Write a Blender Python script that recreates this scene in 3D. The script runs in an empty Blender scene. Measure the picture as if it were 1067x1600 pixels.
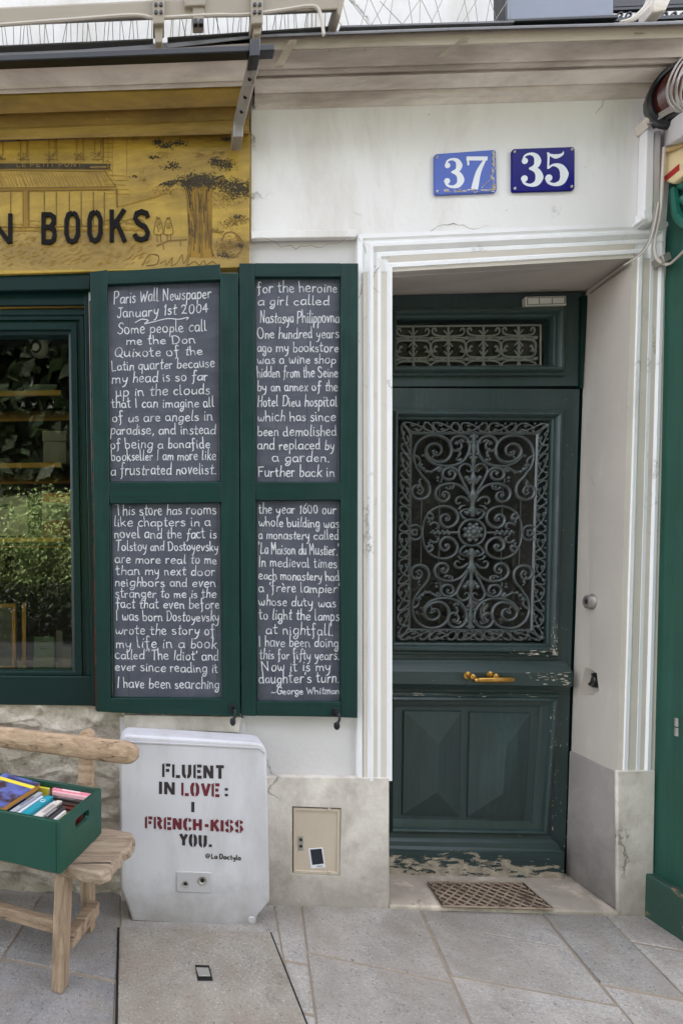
import bpy, math, random
from mathutils import Vector, Matrix
R = math.radians
S = bpy.context.scene
COL = S.collection

# ------------------------------------------------------------------ camera
F, PX, PY, D, CH = 800.0, 211.0, 962.0, 2.14, 1.30      # focal length and principal point in pixels of a 1067 x 1600 frame
YAW, PITCH = R(2.8), R(-2.5)
cam_d = bpy.data.cameras.new('camera')
cam = bpy.data.objects.new('camera', cam_d); COL.objects.link(cam)
cam.location = (0, -D, CH)
cam.rotation_euler = (R(90) + PITCH, 0, YAW)
cam_d.sensor_fit = 'VERTICAL'; cam_d.sensor_height = 36.0; cam_d.sensor_width = 24.0
cam_d.lens = 36.0 * F / 1600.0
cam_d.shift_x = (533.5 - PX) / 1600.0
cam_d.shift_y = (PY - 800.0) / 1600.0
cam_d.clip_start = 0.05; cam_d.clip_end = 3000
S.camera = cam
MC = Matrix.Rotation(YAW, 3, 'Z') @ Matrix.Rotation(R(90) + PITCH, 3, 'X')
CL = Vector((0, -D, CH))

# ------------------------------------------------------------------ world, sun, exposure
SUN_EL, SUN_AZ = R(52), R(18)          # the sun stands behind the building: the facade is in open shade
w = bpy.data.worlds.new('World'); S.world = w; w.use_nodes = True
nt = w.node_tree
sky = nt.nodes.new('ShaderNodeTexSky'); sky.sky_type = 'NISHITA'; sky.sun_disc = False
sky.sun_elevation = SUN_EL; sky.sun_rotation = SUN_AZ; sky.air_density = 1.0; sky.dust_density = 4.0; sky.ozone_density = 1.0
hs = nt.nodes.new('ShaderNodeHueSaturation'); hs.inputs['Saturation'].default_value = 0.30
nt.links.new(sky.outputs[0], hs.inputs['Color'])
wm = nt.nodes.new('ShaderNodeMix'); wm.data_type = 'RGBA'; wm.blend_type = 'MULTIPLY'; wm.inputs[0].default_value = 1.0
wm.inputs[7].default_value = (1.0, 0.975, 0.99, 1)
nt.links.new(hs.outputs[0], wm.inputs[6])
nt.links.new(wm.outputs[2], nt.nodes['Background'].inputs[0])
nt.nodes['Background'].inputs[1].default_value = 0.15
sd = bpy.data.lights.new('sun', 'SUN'); sd.energy = 4.0; sd.angle = R(0.5); sd.color = (1, 0.95, 0.87)
sun = bpy.data.objects.new('sun', sd); COL.objects.link(sun)
sdir = Vector((math.sin(SUN_AZ) * math.cos(SUN_EL), math.cos(SUN_AZ) * math.cos(SUN_EL), math.sin(SUN_EL)))
sun.rotation_euler = sdir.to_track_quat('Z', 'Y').to_euler(); sun.location = (0, 5, 20)
S.view_settings.view_transform = 'Standard'; S.view_settings.look = 'None'
S.view_settings.gamma = 1.0; S.view_settings.exposure = 3.02
try: S.view_settings.use_curve_mapping = False
except Exception: pass
S.cycles.max_bounces = 8; S.cycles.diffuse_bounces = 4; S.cycles.glossy_bounces = 4; S.cycles.transparent_max_bounces = 12
S.cycles.use_denoising = True

# ------------------------------------------------------------------ helpers
rnd = random.Random(7)
def at(x, y, Y=0.0):
    d = MC @ Vector(((x - PX) / F, -(y - PY) / F, -1))
    return CL + d * ((Y + D) / d.y)
def atz(x, y, z=0.0):
    d = MC @ Vector(((x - PX) / F, -(y - PY) / F, -1))
    return CL + d * ((z - CH) / d.z)
def V(*a): return Vector(a)

ORG = {}
def tag(o, label=None, cat=None, group=None, kind=None):
    if label: o['label'] = label
    if cat: o['category'] = cat
    if group: o['group'] = group
    if kind: o['kind'] = kind
    return o
def thing(name, label, cat, loc, group=None):
    o = bpy.data.objects.new(name, None); COL.objects.link(o); o.empty_display_size = 0.05
    o.location = loc; ORG[o.name] = Vector(loc)
    return tag(o, label, cat, group)

class MB:
    def __init__(s): s.v = []; s.f = []; s.k = 0; s.mi = []; s.cm = 0
    def add(s, vs, fs):
        n = len(s.v); s.v += [Vector(p) for p in vs]; s.f += [tuple(i + n for i in q) for q in fs]; s.mi += [s.cm] * len(fs)
    def loft(s, rings, close=True, caps=True):
        n = len(rings[0]); vs = [p for r in rings for p in r]; fs = []
        for i in range(len(rings) - 1):
            for j in range(n if close else n - 1):
                a, b = i * n + j, i * n + (j + 1) % n
                fs.append((a, b, b + n, a + n))
        if caps and close:
            fs.append(tuple(range(n - 1, -1, -1))); m = (len(rings) - 1) * n
            fs.append(tuple(range(m, m + n)))
        s.add(vs, fs)
    def prism(s, poly, off):                      # a polygon pushed along a vector
        off = Vector(off); s.loft([[Vector(p) for p in poly], [Vector(p) + off for p in poly]])
    def pp(s, pix, yf, yb):                       # polygon seen at those pixels on the plane y = yf, extruded straight back
        s.prism([at(x, y, yf) for x, y in pix], (0, yb - yf, 0))
    def rect(s, x0, y0, x1, y1, yf, yb): s.pp([(x0, y0), (x1, y0), (x1, y1), (x0, y1)], yf, yb)
    def box(s, c, ex, ey, ez):                    # corner + three edge vectors
        c, ex, ey, ez = Vector(c), Vector(ex), Vector(ey), Vector(ez)
        s.loft([[c, c + ex, c + ex + ey, c + ey], [c + ez, c + ex + ez, c + ex + ey + ez, c + ey + ez]])
    def tube(s, pts, r, n=6, closed=False, flat=1.0):
        pts = [Vector(p) for p in pts]; m = len(pts)
        rr = r if isinstance(r, (list, tuple)) else [r] * m
        rings = []; up = None
        for i in range(m):
            a = pts[i - 1] if (i > 0 or closed) else pts[i]
            b = pts[(i + 1) % m] if (i < m - 1 or closed) else pts[i]
            t = (b - a)
            if t.length < 1e-9: t = Vector((0, 0, 1))
            t.normalize()
            if up is None:
                up = Vector((0, 1, 0)) if abs(t.y) < 0.9 else Vector((1, 0, 0))
            up = (up - t * up.dot(t))
            if up.length < 1e-6: up = t.orthogonal()
            up.normalize(); q = t.cross(up)
            rings.append([pts[i] + (up * math.cos(2 * math.pi * k / n) * flat + q * math.sin(2 * math.pi * k / n)) * rr[i] for k in range(n)])
        if closed: rings.append(rings[0]); s.loft(rings, True, False)
        else: s.loft(rings)
    def lathe(s, o, axis, prof, n=20):
        o = Vector(o); axis = Vector(axis).normalized(); u = axis.orthogonal().normalized(); q = axis.cross(u)
        s.loft([[o + axis * h + (u * math.cos(2 * math.pi * k / n) + q * math.sin(2 * math.pi * k / n)) * max(r, 1e-5) for k in range(n)] for r, h in prof])
    def ball(s, c, r, n=6):
        s.lathe(Vector(c) - Vector((0, r, 0)), (0, 1, 0), [(r * math.sin(math.pi * i / 4), r - r * math.cos(math.pi * i / 4)) for i in range(5)], n)
    def ribbon(s, pts, w, lift=0.0008, caps=True):    # flat stroke lying on a plane facing the street
        pts = [Vector(p) for p in pts]; m = len(pts)
        if m < 2: return
        ww = w if isinstance(w, (list, tuple)) else [w] * m
        s.k += 1; off = Vector((0, -lift - 0.00002 * (s.k % 40), 0)); vs = []
        ds = []
        for i in range(m):
            t = pts[min(i + 1, m - 1)] - pts[max(i - 1, 0)]; t.y = 0
            if t.length < 1e-9: t = Vector((1, 0, 0))
            ds.append(t.normalized())
        for i in range(m):
            p, h = pts[i].copy(), ww[i] / 2
            if caps and i == 0: p -= ds[i] * h * 0.7
            if caps and i == m - 1: p += ds[i] * h * 0.7
            nrm = Vector((-ds[i].z, 0, ds[i].x))
            # mitre
            if 0 < i < m - 1:
                d1 = (pts[i] - pts[i - 1]); d1.y = 0
                if d1.length > 1e-9:
                    c = abs(nrm.dot(Vector((-d1.z, 0, d1.x)).normalized())); h = h / max(c, 0.6)
            vs += [p + nrm * h + off, p - nrm * h + off]
        s.add(vs, [(2 * i, 2 * i + 1, 2 * i + 3, 2 * i + 2) for i in range(m - 1)])
    def ring(s, quad, prof, Y, open_bottom=False):    # mitred moulding: quad of pixels on plane Y, profile of (inset m, height m)
        c = [at(x, y, Y) for x, y in quad]
        ex = ((c[1] - c[0]).normalized() + (c[2] - c[3]).normalized()).normalized()
        ez = ((c[0] - c[3]).normalized() + (c[1] - c[2]).normalized()).normalized()
        sg = [(1, -1), (-1, -1), (-1, 1), (1, 1)]
        order = [3, 0, 1, 2] if open_bottom else [0, 1, 2, 3]
        rings = []
        for t, d in prof:
            r = []
            for i in order:
                a, b = sg[i]
                if open_bottom and i in (2, 3): b = 0
                r.append(c[i] + ex * a * t + ez * b * t + Vector((0, -d, 0)))
            rings.append(r)
        s.loft(rings, not open_bottom, False)
    def build(s, name, mat, parent=None, bevel=0.0, label=None, seg=2, ang=35, loc=None):
        o3 = Vector((0, 0, 0))
        if parent is not None: o3 = ORG.get(parent.name, Vector((0, 0, 0)))
        elif loc is not None: o3 = Vector(loc)
        elif s.v:
            lo = [min(p[i] for p in s.v) for i in range(3)]; hi = [max(p[i] for p in s.v) for i in range(3)]
            o3 = Vector(((lo[0] + hi[0]) / 2, (lo[1] + hi[1]) / 2, lo[2]))
        me = bpy.data.meshes.new(name)
        me.from_pydata([tuple(p - o3) for p in s.v], [], s.f); me.update()
        if len(s.mi) == len(s.f): me.polygons.foreach_set('material_index', s.mi)
        import bmesh
        bm = bmesh.new(); bm.from_mesh(me); bmesh.ops.recalc_face_normals(bm, faces=bm.faces); bm.to_mesh(me); bm.free()
        for p in me.polygons: p.use_smooth = True
        me.set_sharp_from_angle(angle=R(ang))
        for m in (mat if isinstance(mat, (list, tuple)) else [mat]): me.materials.append(m)
        o = bpy.data.objects.new(name, me); COL.objects.link(o)
        if parent is not None: o.parent = parent
        else: o.location = o3
        ORG[o.name] = o3
        if bevel > 0:
            b = o.modifiers.new('bevel', 'BEVEL'); b.width = bevel; b.segments = seg; b.limit_method = 'ANGLE'; b.angle_limit = R(40)
            b.harden_normals = False
        if label: o['label'] = label
        return o

def smooth(pts, n=4, closed=False):
    P = [Vector(p) for p in pts]; m = len(P)
    if m < 3: return P
    out = []
    for i in range(m if closed else m - 1):
        p0 = P[i - 1] if (i > 0 or closed) else P[0] * 2 - P[1]
        p1, p2 = P[i], P[(i + 1) % m]
        p3 = P[(i + 2) % m] if (i + 2 < m or closed) else P[-1] * 2 - P[-2]
        for k in range(n):
            t = k / n
            out.append(0.5 * ((2 * p1) + (p2 - p0) * t + (2 * p0 - 5 * p1 + 4 * p2 - p3) * t * t + (3 * p1 - p0 - 3 * p2 + p3) * t ** 3))
    if not closed: out.append(P[-1])
    return out

def lin(r, g, b):
    f = lambda c: c / 12.92 if c <= 0.04045 else ((c + 0.055) / 1.055) ** 2.4
    return (f(r / 255), f(g / 255), f(b / 255), 1)
def mul(c, k): return (c[0] * k, c[1] * k, c[2] * k, 1)

# ------------------------------------------------------------------ materials
class NT:
    def __init__(s, name):
        s.m = bpy.data.materials.new(name); s.m.use_nodes = True; s.t = s.m.node_tree; s.n = s.t.nodes
        s.p = s.n['Principled BSDF']; s.out = s.n['Material Output']
        s.tc = s.n.new('ShaderNodeTexCoord')
    def link(s, a, b): s.t.links.new(a, b)
    def mapped(s, scale=(1, 1, 1), rot=(0, 0, 0)):
        m = s.n.new('ShaderNodeMapping'); m.inputs['Scale'].default_value = scale; m.inputs['Rotation'].default_value = rot
        s.link(s.tc.outputs['Object'], m.inputs[0]); return m.outputs[0]
    def noise(s, scale, detail=5, rough=0.55, vec=None, dist=0.0):
        n = s.n.new('ShaderNodeTexNoise'); n.inputs['Scale'].default_value = scale; n.inputs['Detail'].default_value = detail
        n.inputs['Roughness'].default_value = rough; n.inputs['Distortion'].default_value = dist
        s.link(vec if vec is not None else s.tc.outputs['Object'], n.inputs['Vector']); return n.outputs['Fac']
    def ramp(s, fac, stops):
        r = s.n.new('ShaderNodeValToRGB'); e = r.color_ramp.elements
        while len(e) < len(stops): e.new(0.5)
        for i, (p, c) in enumerate(stops):
            e[i].position = p; e[i].color = c if isinstance(c, tuple) else (c, c, c, 1)
        s.link(fac, r.inputs[0]); return r.outputs[0]
    def mix(s, fac, a, b, mode='MIX'):
        m = s.n.new('ShaderNodeMix'); m.data_type = 'RGBA'; m.blend_type = mode
        for sock, val in ((m.inputs[0], fac), (m.inputs[6], a), (m.inputs[7], b)):
            if hasattr(val, 'links'): s.link(val, sock)
            else: sock.default_value = val
        return m.outputs[2]
    def math(s, op, a, b=0.0):
        m = s.n.new('ShaderNodeMath'); m.operation = op
        for sock, val in ((m.inputs[0], a), (m.inputs[1], b)):
            if hasattr(val, 'links'): s.link(val, sock)
            else: sock.default_value = val
        return m.outputs[0]
    def bump(s, h, strength, dist=0.01):
        b = s.n.new('ShaderNodeBump'); b.inputs['Strength'].default_value = strength; b.inputs['Distance'].default_value = dist
        s.link(h, b.inputs['Height']); s.link(b.outputs[0], s.p.inputs['Normal'])
    def z(s):
        g = s.n.new('ShaderNodeNewGeometry'); x = s.n.new('ShaderNodeSeparateXYZ'); s.link(g.outputs['Position'], x.inputs[0]); return x.outputs['Z']

def pmat(name, base, rough=0.6, var=0.12, scale=5.0, metallic=0.0, bump=0.15, bscale=90.0, stretch=(1, 1, 1),
         dirt=None, chips=None, spec=0.5, rvar=0.0, zdirt=None, scratch=None, coat=0.0, brush=None, cracks=None, cstretch=(0.7, 1, 1.3)):
    """paint / plaster / metal: broad tone variation, fine grain, optional dirt patches, paint chips and splash-back grime"""
    n = NT(name)
    vec = n.mapped(stretch)
    a = n.noise(scale, 5, 0.6, vec)
    col = n.ramp(a, [(0.28, mul(base, 1 - var)), (0.72, mul(base, 1 + var))])
    if dirt:
        dc, ds, lo, hi, st = dirt
        d = n.ramp(n.noise(ds, 7, 0.65, n.mapped(st), 0.3), [(lo, 0.0), (hi, 1.0)])
        col = n.mix(d, col, dc)
    if zdirt:                                      # grime that splashed up from the pavement
        dc, z0, z1, k = zdirt
        zz = n.math('ADD', n.z(), n.math('MULTIPLY', n.math('SUBTRACT', n.noise(9, 6, 0.7), 0.5), (z1 - z0) * 1.4))
        d = n.ramp(n.math('DIVIDE', n.math('SUBTRACT', zz, z0), z1 - z0), [(0.0, k), (1.0, 0.0)])
        col = n.mix(d, col, dc)
    if scratch:
        sc, k = scratch
        d = n.ramp(n.noise(38, 8, 0.75, n.mapped((0.35, 1, 1), (0, 0.6, 0)), 1.5), [(k, 0.0), (k + 0.03, 1.0)])
        col = n.mix(d, col, sc)
    hgt = n.noise(bscale, 4, 0.6)
    if brush:                                      # brush marks along the wood
        br = n.noise(70, 6, 0.7, n.mapped(brush))
        col = n.mix(1.0, col, n.ramp(br, [(0.3, 0.80), (0.7, 1.22)]), 'MULTIPLY')
        hgt = n.math('ADD', n.math('MULTIPLY', hgt, 0.4), br)
    if cracks:                                     # hairline cracks and patchy repairs
        v = n.n.new('ShaderNodeTexVoronoi'); v.feature = 'DISTANCE_TO_EDGE'; v.inputs['Scale'].default_value = cracks[0]
        wob = n.n.new('ShaderNodeTexNoise'); wob.inputs['Scale'].default_value = 5; wob.inputs['Detail'].default_value = 8; wob.inputs['Roughness'].default_value = 0.7
        n.link(n.tc.outputs['Object'], wob.inputs['Vector'])
        n.link(n.mix(0.16, n.tc.outputs['Object'], wob.outputs['Color']), v.inputs['Vector'])
        ed = n.ramp(v.outputs['Distance'], [(0.0, 1.0), (cracks[1], 0.0)])
        ed = n.math('MULTIPLY', ed, n.ramp(n.noise(2.3, 3, 0.5), [(0.52, 0.0), (0.6, 1.0)]))
        col = n.mix(n.math('MULTIPLY', ed, cracks[2]), col, lin(96, 84, 70))
        sp = n.ramp(n.noise(55, 4, 0.7), [(0.715, 0.0), (0.73, 0.8)])
        col = n.mix(sp, col, lin(150, 132, 110))
        hgt = n.math('SUBTRACT', n.math('ADD', hgt, n.math('MULTIPLY', n.noise(10, 6, 0.6), 1.5)), n.math('MULTIPLY', ed, 2.0))
    if chips:
        cc, cs, thr, z0, z1, boost = chips
        zf = n.ramp(n.math('DIVIDE', n.math('SUBTRACT', n.z(), z0), z1 - z0), [(0.0, boost), (1.0, 0.0)])
        ch = n.ramp(n.math('ADD', n.noise(cs, 10, 0.72, n.mapped(cstretch), 0.4), zf), [(thr, 0.0), (thr + 0.015, 1.0)])
        cv = n.ramp(n.noise(30, 5), [(0.3, mul(cc, 0.6)), (0.7, mul(cc, 1.15))])
        col = n.mix(ch, col, cv)
        hgt = n.math('SUBTRACT', n.math('MULTIPLY', hgt, 0.3), ch)
    n.link(col, n.p.inputs['Base Color'])
    n.p.inputs['Metallic'].default_value = metallic
    n.p.inputs['Specular IOR Level'].default_value = spec
    n.p.inputs['Coat Weight'].default_value = coat
    if rvar: n.link(n.ramp(n.noise(14, 6), [(0.3, max(rough - rvar, 0.03)), (0.7, rough + rvar)]), n.p.inputs['Roughness'])
    else: n.p.inputs['Roughness'].default_value = rough
    if bump: n.bump(hgt, bump, 0.004)
    return n.m

W_ = (1, 1, 1, 1)
M = {}
M['white'] = pmat('white plaster', lin(229, 227, 226), 0.75, 0.05, 2.2, bump=0.35, bscale=45, cracks=(1.1, 0.006, 0.8), stretch=(1, 1, 0.35),
                  dirt=(lin(178, 166, 150), 2.6, 0.50, 0.92, (1, 1, 0.25)), spec=0.3)
M['white_paint'] = pmat('white moulding paint', lin(229, 229, 230), 0.55, 0.05, 6, bump=0.35, bscale=50, cracks=(1.7, 0.006, 0.7), stretch=(1, 1, 0.2),
                  dirt=(lin(165, 155, 142), 6, 0.62, 0.9, (1, 1, 0.3)), chips=(lin(164, 136, 108), 14, 0.705, 0.3, 1.1, 0.06))
M['panel'] = pmat('grey white wall paint', lin(204, 201, 200), 0.65, 0.05, 3, bump=0.3, bscale=40, cracks=(1.3, 0.006, 0.6), dirt=(lin(170, 162, 152), 3, 0.6, 0.95, (1, 1, 0.5)))
M['plinth'] = pmat('beige plinth stone', lin(212, 205, 195), 0.85, 0.12, 3.5, bump=0.7, bscale=28, cracks=(1.9, 0.008, 0.5),
                  dirt=(lin(160, 150, 138), 5, 0.46, 0.74, (1, 1, 0.7)), zdirt=(lin(120, 110, 98), 0.0, 0.42, 0.65))
M['plinth_grey'] = pmat('grey cement plinth', lin(158, 152, 146), 0.85, 0.10, 5, bump=0.4, bscale=30,
                  dirt=(lin(190, 182, 172), 6, 0.52, 0.8, (1, 1, 1)), zdirt=(lin(96, 90, 84), 0.0, 0.35, 0.75))
M['reveal'] = pmat('beige reveal paint', lin(204, 196, 185), 0.6, 0.06, 4, bump=0.4, bscale=30, cracks=(1.8, 0.007, 0.6),
                  dirt=(lin(214, 206, 196), 7, 0.58, 0.75, (1, 1, 0.6)), chips=(lin(150, 130, 108), 16, 0.70, 0.0, 0.6, 0.02))
M['soffit'] = pmat('soffit plaster', lin(196, 188, 178), 0.8, 0.05, 4, bump=0.2)
M['cornice'] = pmat('dusty cornice plaster', lin(220, 212, 202), 0.8, 0.08, 6, bump=0.35, bscale=40, stretch=(0.4, 1, 1),
                  dirt=(lin(122, 106, 88), 4.5, 0.42, 0.74, (0.3, 1, 1.5)), chips=(lin(110, 94, 76), 9, 0.66, 0, 1, 0))
M['cornice_wood'] = pmat('weathered cornice board', lin(168, 157, 142), 0.85, 0.2, 8, bump=0.5, bscale=30, stretch=(0.12, 1, 1.3),
                  dirt=(lin(104, 90, 74), 5, 0.55, 0.8, (0.15, 1, 1.5)))
M['lead'] = pmat('lead flashing', lin(110, 110, 112), 0.55, 0.15, 8, metallic=0.3, bump=0.3)
M['rubble'] = None
M['green'] = pmat('dark green shopfront paint', lin(12, 47, 43), 0.42, 0.12, 3, spec=0.3, bump=0.25, bscale=25, brush=(1, 1, 0.03), rvar=0.08, scratch=(lin(84, 116, 106), 0.765),
                  dirt=(lin(26, 66, 60), 4, 0.55, 0.85, (1, 1, 0.4)))
M['green_rail'] = pmat('dark green rail paint', lin(12, 47, 43), 0.42, 0.12, 3, spec=0.3, bump=0.25, bscale=25, brush=(0.03, 1, 1), rvar=0.08, scratch=(lin(70, 105, 96), 0.79))
M['green_dark'] = pmat('window frame green paint', lin(5, 36, 34), 0.35, spec=0.3, var=0.12, scale=3, bump=0.08, scratch=(lin(70, 90, 80), 0.83)) # 0.12, 3, bump=0.08, scratch=(lin(70, 90, 80), 0.83))
M['green_return'] = pmat('pilaster green paint', lin(28, 74, 61), 0.45, 0.12, 2.5, brush=(1, 1, 0.03), bump=0.25, bscale=20, scratch=(lin(130, 160, 148), 0.765),
                  chips=(lin(196, 196, 186), 22, 0.765, 0.0, 0.25, 0.0), rvar=0.08)
M['green_base'] = pmat('worn green base paint', lin(42, 72, 60), 0.7, 0.15, 5, bump=0.4, chips=(lin(136, 112, 84), 12, 0.60, 0.0, 0.4, 0.03))
DOORC = lin(46, 62, 61)
CHIPC = lin(168, 156, 140)
M['door'] = pmat('old dark green door paint', DOORC, 0.42, 0.14, 3, bump=0.35, bscale=28, rvar=0.10, brush=(1, 1, 0.04), scratch=(lin(104, 116, 112), 0.77),
                  dirt=(lin(60, 82, 82), 3, 0.55, 0.85, (1, 1, 0.5)), chips=(lin(196, 190, 180), 19, 0.735, 0.0, 0.75, 0.05), stretch=(1, 1, 0.4))
M['door_kick'] = pmat('peeling kick board paint', lin(40, 58, 58), 0.6, 0.12, 6, bump=0.8, bscale=30, chips=(CHIPC, 21, 0.61, 0.015, 0.14, 0.20), cstretch=(0.45, 1, 1.5), brush=(0.03, 1, 1))
M['door_worn'] = pmat('rubbed door rail paint', DOORC, 0.42, 0.10, 4, bump=0.4, bscale=28, chips=(lin(186, 176, 160), 22, 0.665, 0.6, 1.2, 0.0), cstretch=(0.4, 1, 1.4), brush=(0.03, 1, 1))
M['iron'] = pmat('painted wrought iron', lin(82, 88, 88), 0.34, 0.18, 12, metallic=0.25, bump=0.25, bscale=140, dirt=(lin(108, 116, 112), 20, 0.56, 0.8, (1, 1, 1)))
M['iron_pale'] = pmat('dusty bare iron', lin(122, 124, 118), 0.6, 0.15, 10, metallic=0.15, bump=0.3)
M['brass'] = pmat('worn brass', lin(196, 152, 82), 0.28, 0.12, 16, metallic=1.0, bump=0.15, dirt=(lin(120, 84, 44), 14, 0.58, 0.8, (1, 1, 1)))
M['brass_dim'] = pmat('shelf edge brass', lin(214, 160, 66), 0.35, 0.10, 9, metallic=0.15, bump=0.05)
M['steel'] = pmat('galvanised steel', lin(156, 152, 146), 0.45, 0.12, 20, metallic=0.5, bump=0.2, dirt=(lin(110, 92, 74), 16, 0.58, 0.8, (1, 1, 1)))
M['black_metal'] = pmat('black bar paint', lin(22, 24, 28), 0.3, 0.2, 10, bump=0.1)
M['dark_hole'] = pmat('black void', lin(10, 9, 8), 0.9, 0.1, 5, bump=0)
M['taupe'] = pmat('taupe awning metal', lin(152, 142, 126), 0.55, 0.08, 7, bump=0.15, stretch=(0.2, 1, 1), dirt=(lin(110, 98, 82), 6, 0.55, 0.9, (0.3, 1, 1)))
M['board'] = None
M['chalk'] = pmat('white chalk marker', lin(212, 214, 218), 0.9, 0.06, 60, bump=0, dirt=(lin(138, 140, 148), 30, 0.46, 0.74, (1, 1, 1)))
M['rust'] = pmat('rusty grate iron', lin(138, 120, 102), 0.7, 0.25, 18, metallic=0.2, bump=0.5, dirt=(lin(78, 60, 46), 10, 0.5, 0.7, (1, 1, 1)))
M['box'] = pmat('grey cabinet plastic', lin(200, 199, 203), 0.55, 0.04, 2.5, bump=0.10, bscale=120, scratch=(lin(150, 146, 146), 0.755), chips=(lin(150, 140, 130), 40, 0.745, 0, 1, 0.0),
                  zdirt=(lin(136, 130, 124), -0.02, 0.20, 0.75), dirt=(lin(164, 159, 156), 4.0, 0.46, 0.78, (1, 1, 0.3)))
M['box_edge'] = pmat('cabinet inset plate', lin(178, 176, 178), 0.5, 0.05, 6, bump=0.1)
M['ink'] = pmat('black spray paint', lin(44, 36, 38), 0.7, 0.25, 30, bump=0)
M['ink_red'] = pmat('dark red spray paint', lin(100, 24, 38), 0.7, 0.25, 30, bump=0)
M['paper'] = pmat('white sticker', lin(222, 222, 226), 0.5, 0.04, 9, bump=0)
M['photo'] = pmat('dark sticker print', lin(34, 38, 48), 0.35, 0.2, 12, bump=0)
M['hatch'] = pmat('beige hatch paint', lin(186, 172, 154), 0.6, 0.06, 5, bump=0.2, bscale=60, dirt=(lin(206, 194, 178), 7, 0.58, 0.75, (1, 1, 1)))
M['enamel_dark'] = pmat('dark blue enamel', lin(15, 12, 112), 0.18, 0.08, 5, bump=0.02, spec=0.15)
M['enamel_faded'] = pmat('faded blue enamel', lin(84, 106, 186), 0.35, 0.10, 6, bump=0.1, spec=0.25, chips=(lin(206, 200, 184), 26, 0.68, 0, 1, 0))
M['enamel_chip'] = pmat('chipped enamel rust', lin(168, 156, 134), 0.8, 0.3, 60, bump=0.4, chips=(lin(210, 208, 200), 60, 0.52, 0, 1, 0))
M['enamel_white'] = pmat('white enamel digits', lin(222, 226, 230), 0.25, 0.03, 9, bump=0)
M['sign_text'] = pmat('black sign letters', lin(14, 11, 12), 0.5, spec=0.15, var=0.1, scale=9, bump=0.05) #, 0.1, 9, bump=0.05)
M['pen'] = pmat('brown pen line', lin(118, 92, 42), 0.8, 0.3, 20, bump=0)
M['pen_dark'] = pmat('black pen hatching', lin(60, 52, 36), 0.8, 0.4, 20, bump=0)
M['pen_soft'] = pmat('faded pen wash', lin(148, 114, 40), 0.8, 0.15, 8, bump=0, stretch=(1, 1, 0.2))
M['cable'] = pmat('grey white cable', lin(196, 188, 178), 0.5, 0.1, 9, bump=0.1)
M['cable_grey'] = pmat('grey cable', lin(140, 134, 126), 0.5, 0.1, 9, bump=0.1)
M['cable_black'] = pmat('black cable', lin(28, 26, 26), 0.5, 0.1, 9, bump=0.1)
M['white_plastic'] = pmat('white plastic', lin(208, 206, 200), 0.35, 0.04, 9, bump=0.02)
M['mortar'] = pmat('mortar and dirt', lin(138, 126, 110), 0.95, 0.15, 20, bump=0.5)
M['bounce_ground'] = pmat('dark plaza asphalt', lin(92, 93, 96), 0.9, 0.2, 3, bump=0.3)
M['step'] = pmat('worn step stone', lin(160, 150, 136), 0.8, 0.2, 5, bump=0.6, bscale=30, dirt=(lin(206, 192, 174), 6, 0.50, 0.66, (1, 1, 1)), chips=(lin(120, 104, 84), 13, 0.66, 0, 1, 0))

def yellow_mat(name, base, grime=0.5):
    n = NT(name)
    a = n.noise(4.5, 8, 0.72, n.mapped((0.6, 1, 1)))
    col = n.ramp(a, [(0.25, mul(base, 0.55)), (0.5, base), (0.75, mul(base, 1.35))])
    col = n.mix(n.ramp(n.noise(5, 8, 0.7, n.mapped((0.25, 1, 1)), 0.5), [(grime, 0.0), (grime + 0.25, 0.8)]), col, lin(96, 72, 28))
    col = n.mix(n.ramp(n.noise(40, 5, 0.65), [(0.70, 0.0), (0.72, 0.8)]), col, lin(210, 196, 150))
    n.link(col, n.p.inputs['Base Color']); n.p.inputs['Roughness'].default_value = 0.45
    n.bump(n.noise(60, 4), 0.12, 0.004); return n.m
M['yellow'] = yellow_mat('yellow fascia paint', lin(180, 149, 60), 0.43)
M['yellow_dirty'] = yellow_mat('grimy yellow moulding', lin(150, 120, 44), 0.36)
M['yellow_pale'] = yellow_mat('dusty yellow cove', lin(162, 134, 66), 0.40)

def board_mat():
    n = NT('slate board')
    a = n.noise(3, 6, 0.65, n.mapped((1, 1, 0.5), (0, 0.3, 0)))
    col = n.ramp(a, [(0.25, lin(48, 52, 63)), (0.75, lin(76, 79, 92))])
    sm = n.ramp(n.noise(7, 7, 0.7, n.mapped((0.5, 1, 1.6), (0, 0.5, 0)), 1.0), [(0.42, 0.0), (0.85, 0.5)])
    col = n.mix(sm, col, lin(112, 113, 122))
    wv = n.n.new('ShaderNodeTexWave'); wv.bands_direction = 'X'; wv.inputs['Scale'].default_value = 2.6; wv.inputs['Distortion'].default_value = 0.4
    wv.inputs['Detail'].default_value = 1.0
    n.link(n.tc.outputs['Object'], wv.inputs['Vector'])
    seam = n.ramp(wv.outputs['Fac'], [(0.0, 1.0), (0.004, 0.0)])
    col = n.mix(n.math('MULTIPLY', seam, 0.5), col, lin(26, 26, 32))
    n.link(col, n.p.inputs['Base Color']); n.p.inputs['Roughness'].default_value = 0.6
    n.bump(n.noise(120, 3), 0.1, 0.003); return n.m
M['board'] = board_mat()

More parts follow.
